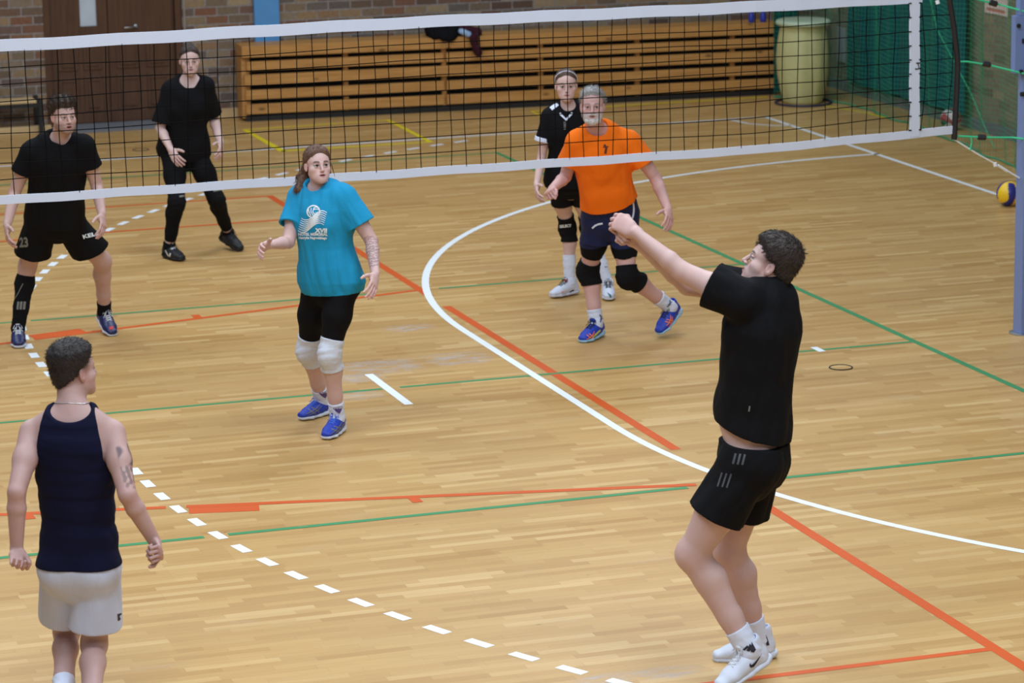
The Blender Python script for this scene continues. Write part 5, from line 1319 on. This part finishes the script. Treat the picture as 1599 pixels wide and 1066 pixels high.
# --- player passing the ball, near right
def person_f():
    B = start_person(dict(key='F', label='person in black t-shirt and shorts reaching clasped hands forward at near right', H=1.97, floor=(-3.95, -6.2), sex='M', secs=SEC_M, belly=.098, bulk=1.02, arm=1.03, leg=1.14,
        skin=(198, 166, 161), hairc=(44, 38, 34), look=(-.93, -.22, .42), hup=(.25, 0, 1), hs=1.06, neckr=.060, stubble=(.22, (120, 96, 96)), scalp=True,
        j=dict(neck=(1197, 450, 0), head=(1203, 413, .0), shL=(1156, 468, .16), shR=(1184, 456, -.20), hipL=(1166, 724, .10), hipR=(1179, 718, -.10),
            elL=(1066, 424, .07), wrL=(992, 362, -.02), tipL=(950, 338, -.05), elR=(1074, 446, -.14), wrR=(998, 381, -.10), tipR=(957, 350, -.09),
            knL=(1080, 866, -.4, .4), anL=(1170, 1014, 1, .12), toL=(1119, 1068, .04), knR=(1138, 860, -.4, .4), anR=(1183, 994, .105), toR=(1137, 1020, .03)),
        handL=dict(n=(0, -.85, -.5), curl=(1.0, 1.2, .8), thumb=(.85, .5, .2)), handR=dict(n=(0, .85, -.5), curl=(1.3, 1.5, .9), thumb=(.85, .5, .2))))
    finish_body(B)
    ts = make_shirt(B, blackc, .52, .19, (.020, .026), sr=(.080, .098), wr=.008, seed=41, neckr=.066, hemtilt=.24)
    decal_px('small_tag', ts, B, 1170, 638, [line2([(-.002, -.012), (.002, .012)], .006)], greyink, 0)
    sh = make_shorts(B, blackc, .56, .13, (.106, .124), .018, .009, seed=44, hang=.1); bv = bvh_of(sh)
    decal_px('stripes', sh, B, 1148, 716, [taper2([(i*.020, .024), (i*.020-.008, -.024)], [.009, .009]) for i in (0, 1, 2)], dimink, -6, bv=bv)
    decal_px('stripes', sh, B, 1126, 748, [taper2([(i*.020, .030), (i*.020-.012, -.034)], [.007, .007]) for i in (0, 1, 2)], dimink, -8, bv=bv)
    for S in 'LR':
        so = make_sock(B, S, whites, .22)
        if S == 'L': decal_px('sock_logo', so, B, 1171, 1010, [([(-.030, -.020), (-.018, -.020), (-.006, .0), (-.014, .006)], [(0, 1, 2, 3)]), ([(-.012, -.020), (.002, -.020), (.014, .0), (-.004, .016)], [(0, 1, 2, 3)]), ([(.008, -.020), (.024, -.020), (.030, -.004), (.002, .026)], [(0, 1, 2, 3)])], darkink, -14)
    shs = shoes(B, (shoe_white, sole_white, lace_white), high=.012)
    decal_px('side_mark', shs['L'][0], B, 1180, 1032, swoosh(.085), darkink, 26)
    decal_px('heel_mark', shs['R'][0], B, 1196, 1000, [line2([(-.006, .026), (.004, .0), (.010, -.022)], .014)], darkink, 0)
    hm = mat_hair('dark_brown_short_hair', srgb(52, 43, 40))
    make_hair(B, hm, .008, .016, front=(.090, .066), nape=-.075, nstr=5600, slen=.023, flow=lambda p: nrm(B.hf*.55-B.hu*.45), seed=23, wr=.002, lift=.10, taper=.9)
# --- man in tank top, near left
def person_g():
    B = start_person(dict(key='G', label='person seen from behind in dark navy tank top and pale grey shorts at near left', H=1.82, floor=(-6.83, -5.62), sex='M', secs=SEC_G, bulk=.98, leg=.98,
        skin=(186, 152, 147), hairc=(38, 32, 32), look=(.72, -.66, .05), hs=1.02, scalp=True, neckr=.060,
        tattoo=[('shR', 'elR', .22, .62, (.75, .5, 0), .35, 2, (62, 60, 70), 40), ('shR', 'elR', .60, .98, (.8, .5, 0), .3, 3, (112, 96, 98), 130)],
        j=dict(neck=(113, 641, .02), head=(115, 579, -.04), shL=(50, 675, 0), shR=(176, 676, .02), hipL=(98, 886, 0), hipR=(152, 888, .02),
            elL=(26, 768, 0, 1), wrL=(26, 858, 0, -1), tipL=(31, 898, 0, 1), elR=(199, 772, 0, 1), wrR=(243, 848, 0, -1), tipR=(256, 873, 0, 1),
            knL=(104, 986, -.5, .1), anL=(98, 1095, .1), toL=(102, 1072, .03), knR=(147, 1006, -.5, .1), anR=(141, 1122, .1), toR=(152, 1100, .03)),
        handL=dict(n=(.3, .9, 0), curl=(.35, .8, .5), spread=.03, thumb=(.92, .28, .35)), handR=dict(n=(-.75, .45, -.2), curl=FIST)))
    finish_body(B)
    make_tank(B, navyc, .035)
    sh = make_shorts(B, greyw, .74, .05, (.098, .124), .004, .005, seed=54, fr=dict(L=.71))
    decal_px('hem_tag', sh, B, 187, 963, [line2([(0, -.016), (0, .016)], .012)], darkink, 0)
    for S in 'LR': make_sock(B, S, whites, .30)
    shoes(B, (shoe_white, sole_white, lace_white))
    hm = mat_hair('near_black_short_hair', srgb(40, 33, 33))
    make_hair(B, hm, .006, .018, front=(.090, .068), nape=-.070, nstr=4000, slen=.018, flow=lambda p: nrm(B.hf*.5-B.hu*.3), seed=27, wr=.001, lift=.06, taper=.8)
    o = B.J['neck']; pts = [o+B.up*.030+nrm(B.sl*math.cos(a)+B.sfront*math.sin(a))*(.068+.0*a)*B.s - B.up*(.028*math.sin(a)) for a in np.linspace(0, 2*math.pi, 41)[:-1]]
    bd = bvh_of(B.body); out = []
    for p in pts:
        h = bd.find_nearest(Vector(p)); q = np.array(h[0])+np.array(h[1])*.002; out.append(q-B.root)
    b = MB(); b.tube(out, .0022, 6, True); b.build('necklace', plain('silver_chain', (.7, .7, .72), .3, .1, metal=.9), B.root_o, True)
for k, fn in (('A', person_a), ('B', person_b), ('C', person_c), ('D', person_d), ('E', person_e), ('F', person_f), ('G', person_g)):
    if want(k): fn()
# ------------------------------------------------------------------ clothes lying over the bench top
def cloth_lump(name, pts, r, mat, label, seed, extra=None):
    pr = [Prim(a, b_, ra, rb, k=.03) for (a, b_, ra, rb) in pts]; d = wrinkle(prims(pr), .012, 22, seed); A = np.array([p[0] for p in pts]+[p[1] for p in pts]); lo, hi = A.min(0)-.15, A.max(0)+.15; root = np.array([A[:, 0].mean(), A[:, 1].mean(), A[:, 2].min()])
    Vv, Q = surface(d, lo, hi, .008); o = mesh_np(name, Vv, Q, mat, None, np.zeros(3)); tag(o, label, 'clothing'); return o
bz = .775; yf = lambda x: 11.95+math.tan(ang)*(x+1.73)
cloth_lump('jacket', [((.30, yf(.3)+.16, bz+.06), (.62, yf(.6)+.14, bz+.06), .085, .075), ((.27, yf(.3)+.03, bz+.03), (.46, yf(.46)+.03, bz+.02), .05, .06), ((.36, yf(.36)-.02, bz-.01), (.42, yf(.4)-.02, bz-.01), .03, .03)], .05, blackc, 'dark jacket bundled on top of the wooden benches', 3)
cloth_lump('scarf', [((.60, yf(.6)+.05, bz+.05), (.74, yf(.74)+.03, bz+.03), .05, .045), ((.67, yf(.67)-.04, bz-.02), (.71, yf(.7)-.045, bz-.17), .040, .036)], .05, fabric('dark_red_and_black_cloth', srgb(56, 18, 30), .85, .03, .6), 'dark red and black cloth hanging over the front of the top bench plank', 6)
cloth_lump('towel', [((.55, yf(.55)-.0, bz+.055), (.62, yf(.62)-.03, bz+.02), .022, .026)], .05, fabric('pale_blue_cloth', srgb(150, 178, 214), .85), 'small pale blue cloth between the dark jacket and the red cloth', 9)
mb1, mb2 = plain('blue_bottle_plastic', srgb(44, 60, 168), .4), plain('dark_blue_cap', srgb(24, 30, 92), .5)
for x in (3.74, 3.87):
    y = yf(x)+.10; bt = empty('bottle', (x, y, bz-.005)); tag(bt, 'small blue bottle standing on the right end of the bench top', 'bottle', 'blue bottles on the bench top')
    b = MB(); b.lathe([(.0, 0), (.030, 0), (.032, .02), (.030, .08), (.018, .105), (.013, .11)], n=18); b.build('body', mb1, bt, True)
    b = MB(); b.lathe([(.016, .108), (.016, .128), (.012, .132), (.0, .132)], n=14); b.build('cap', mb2, bt, True)
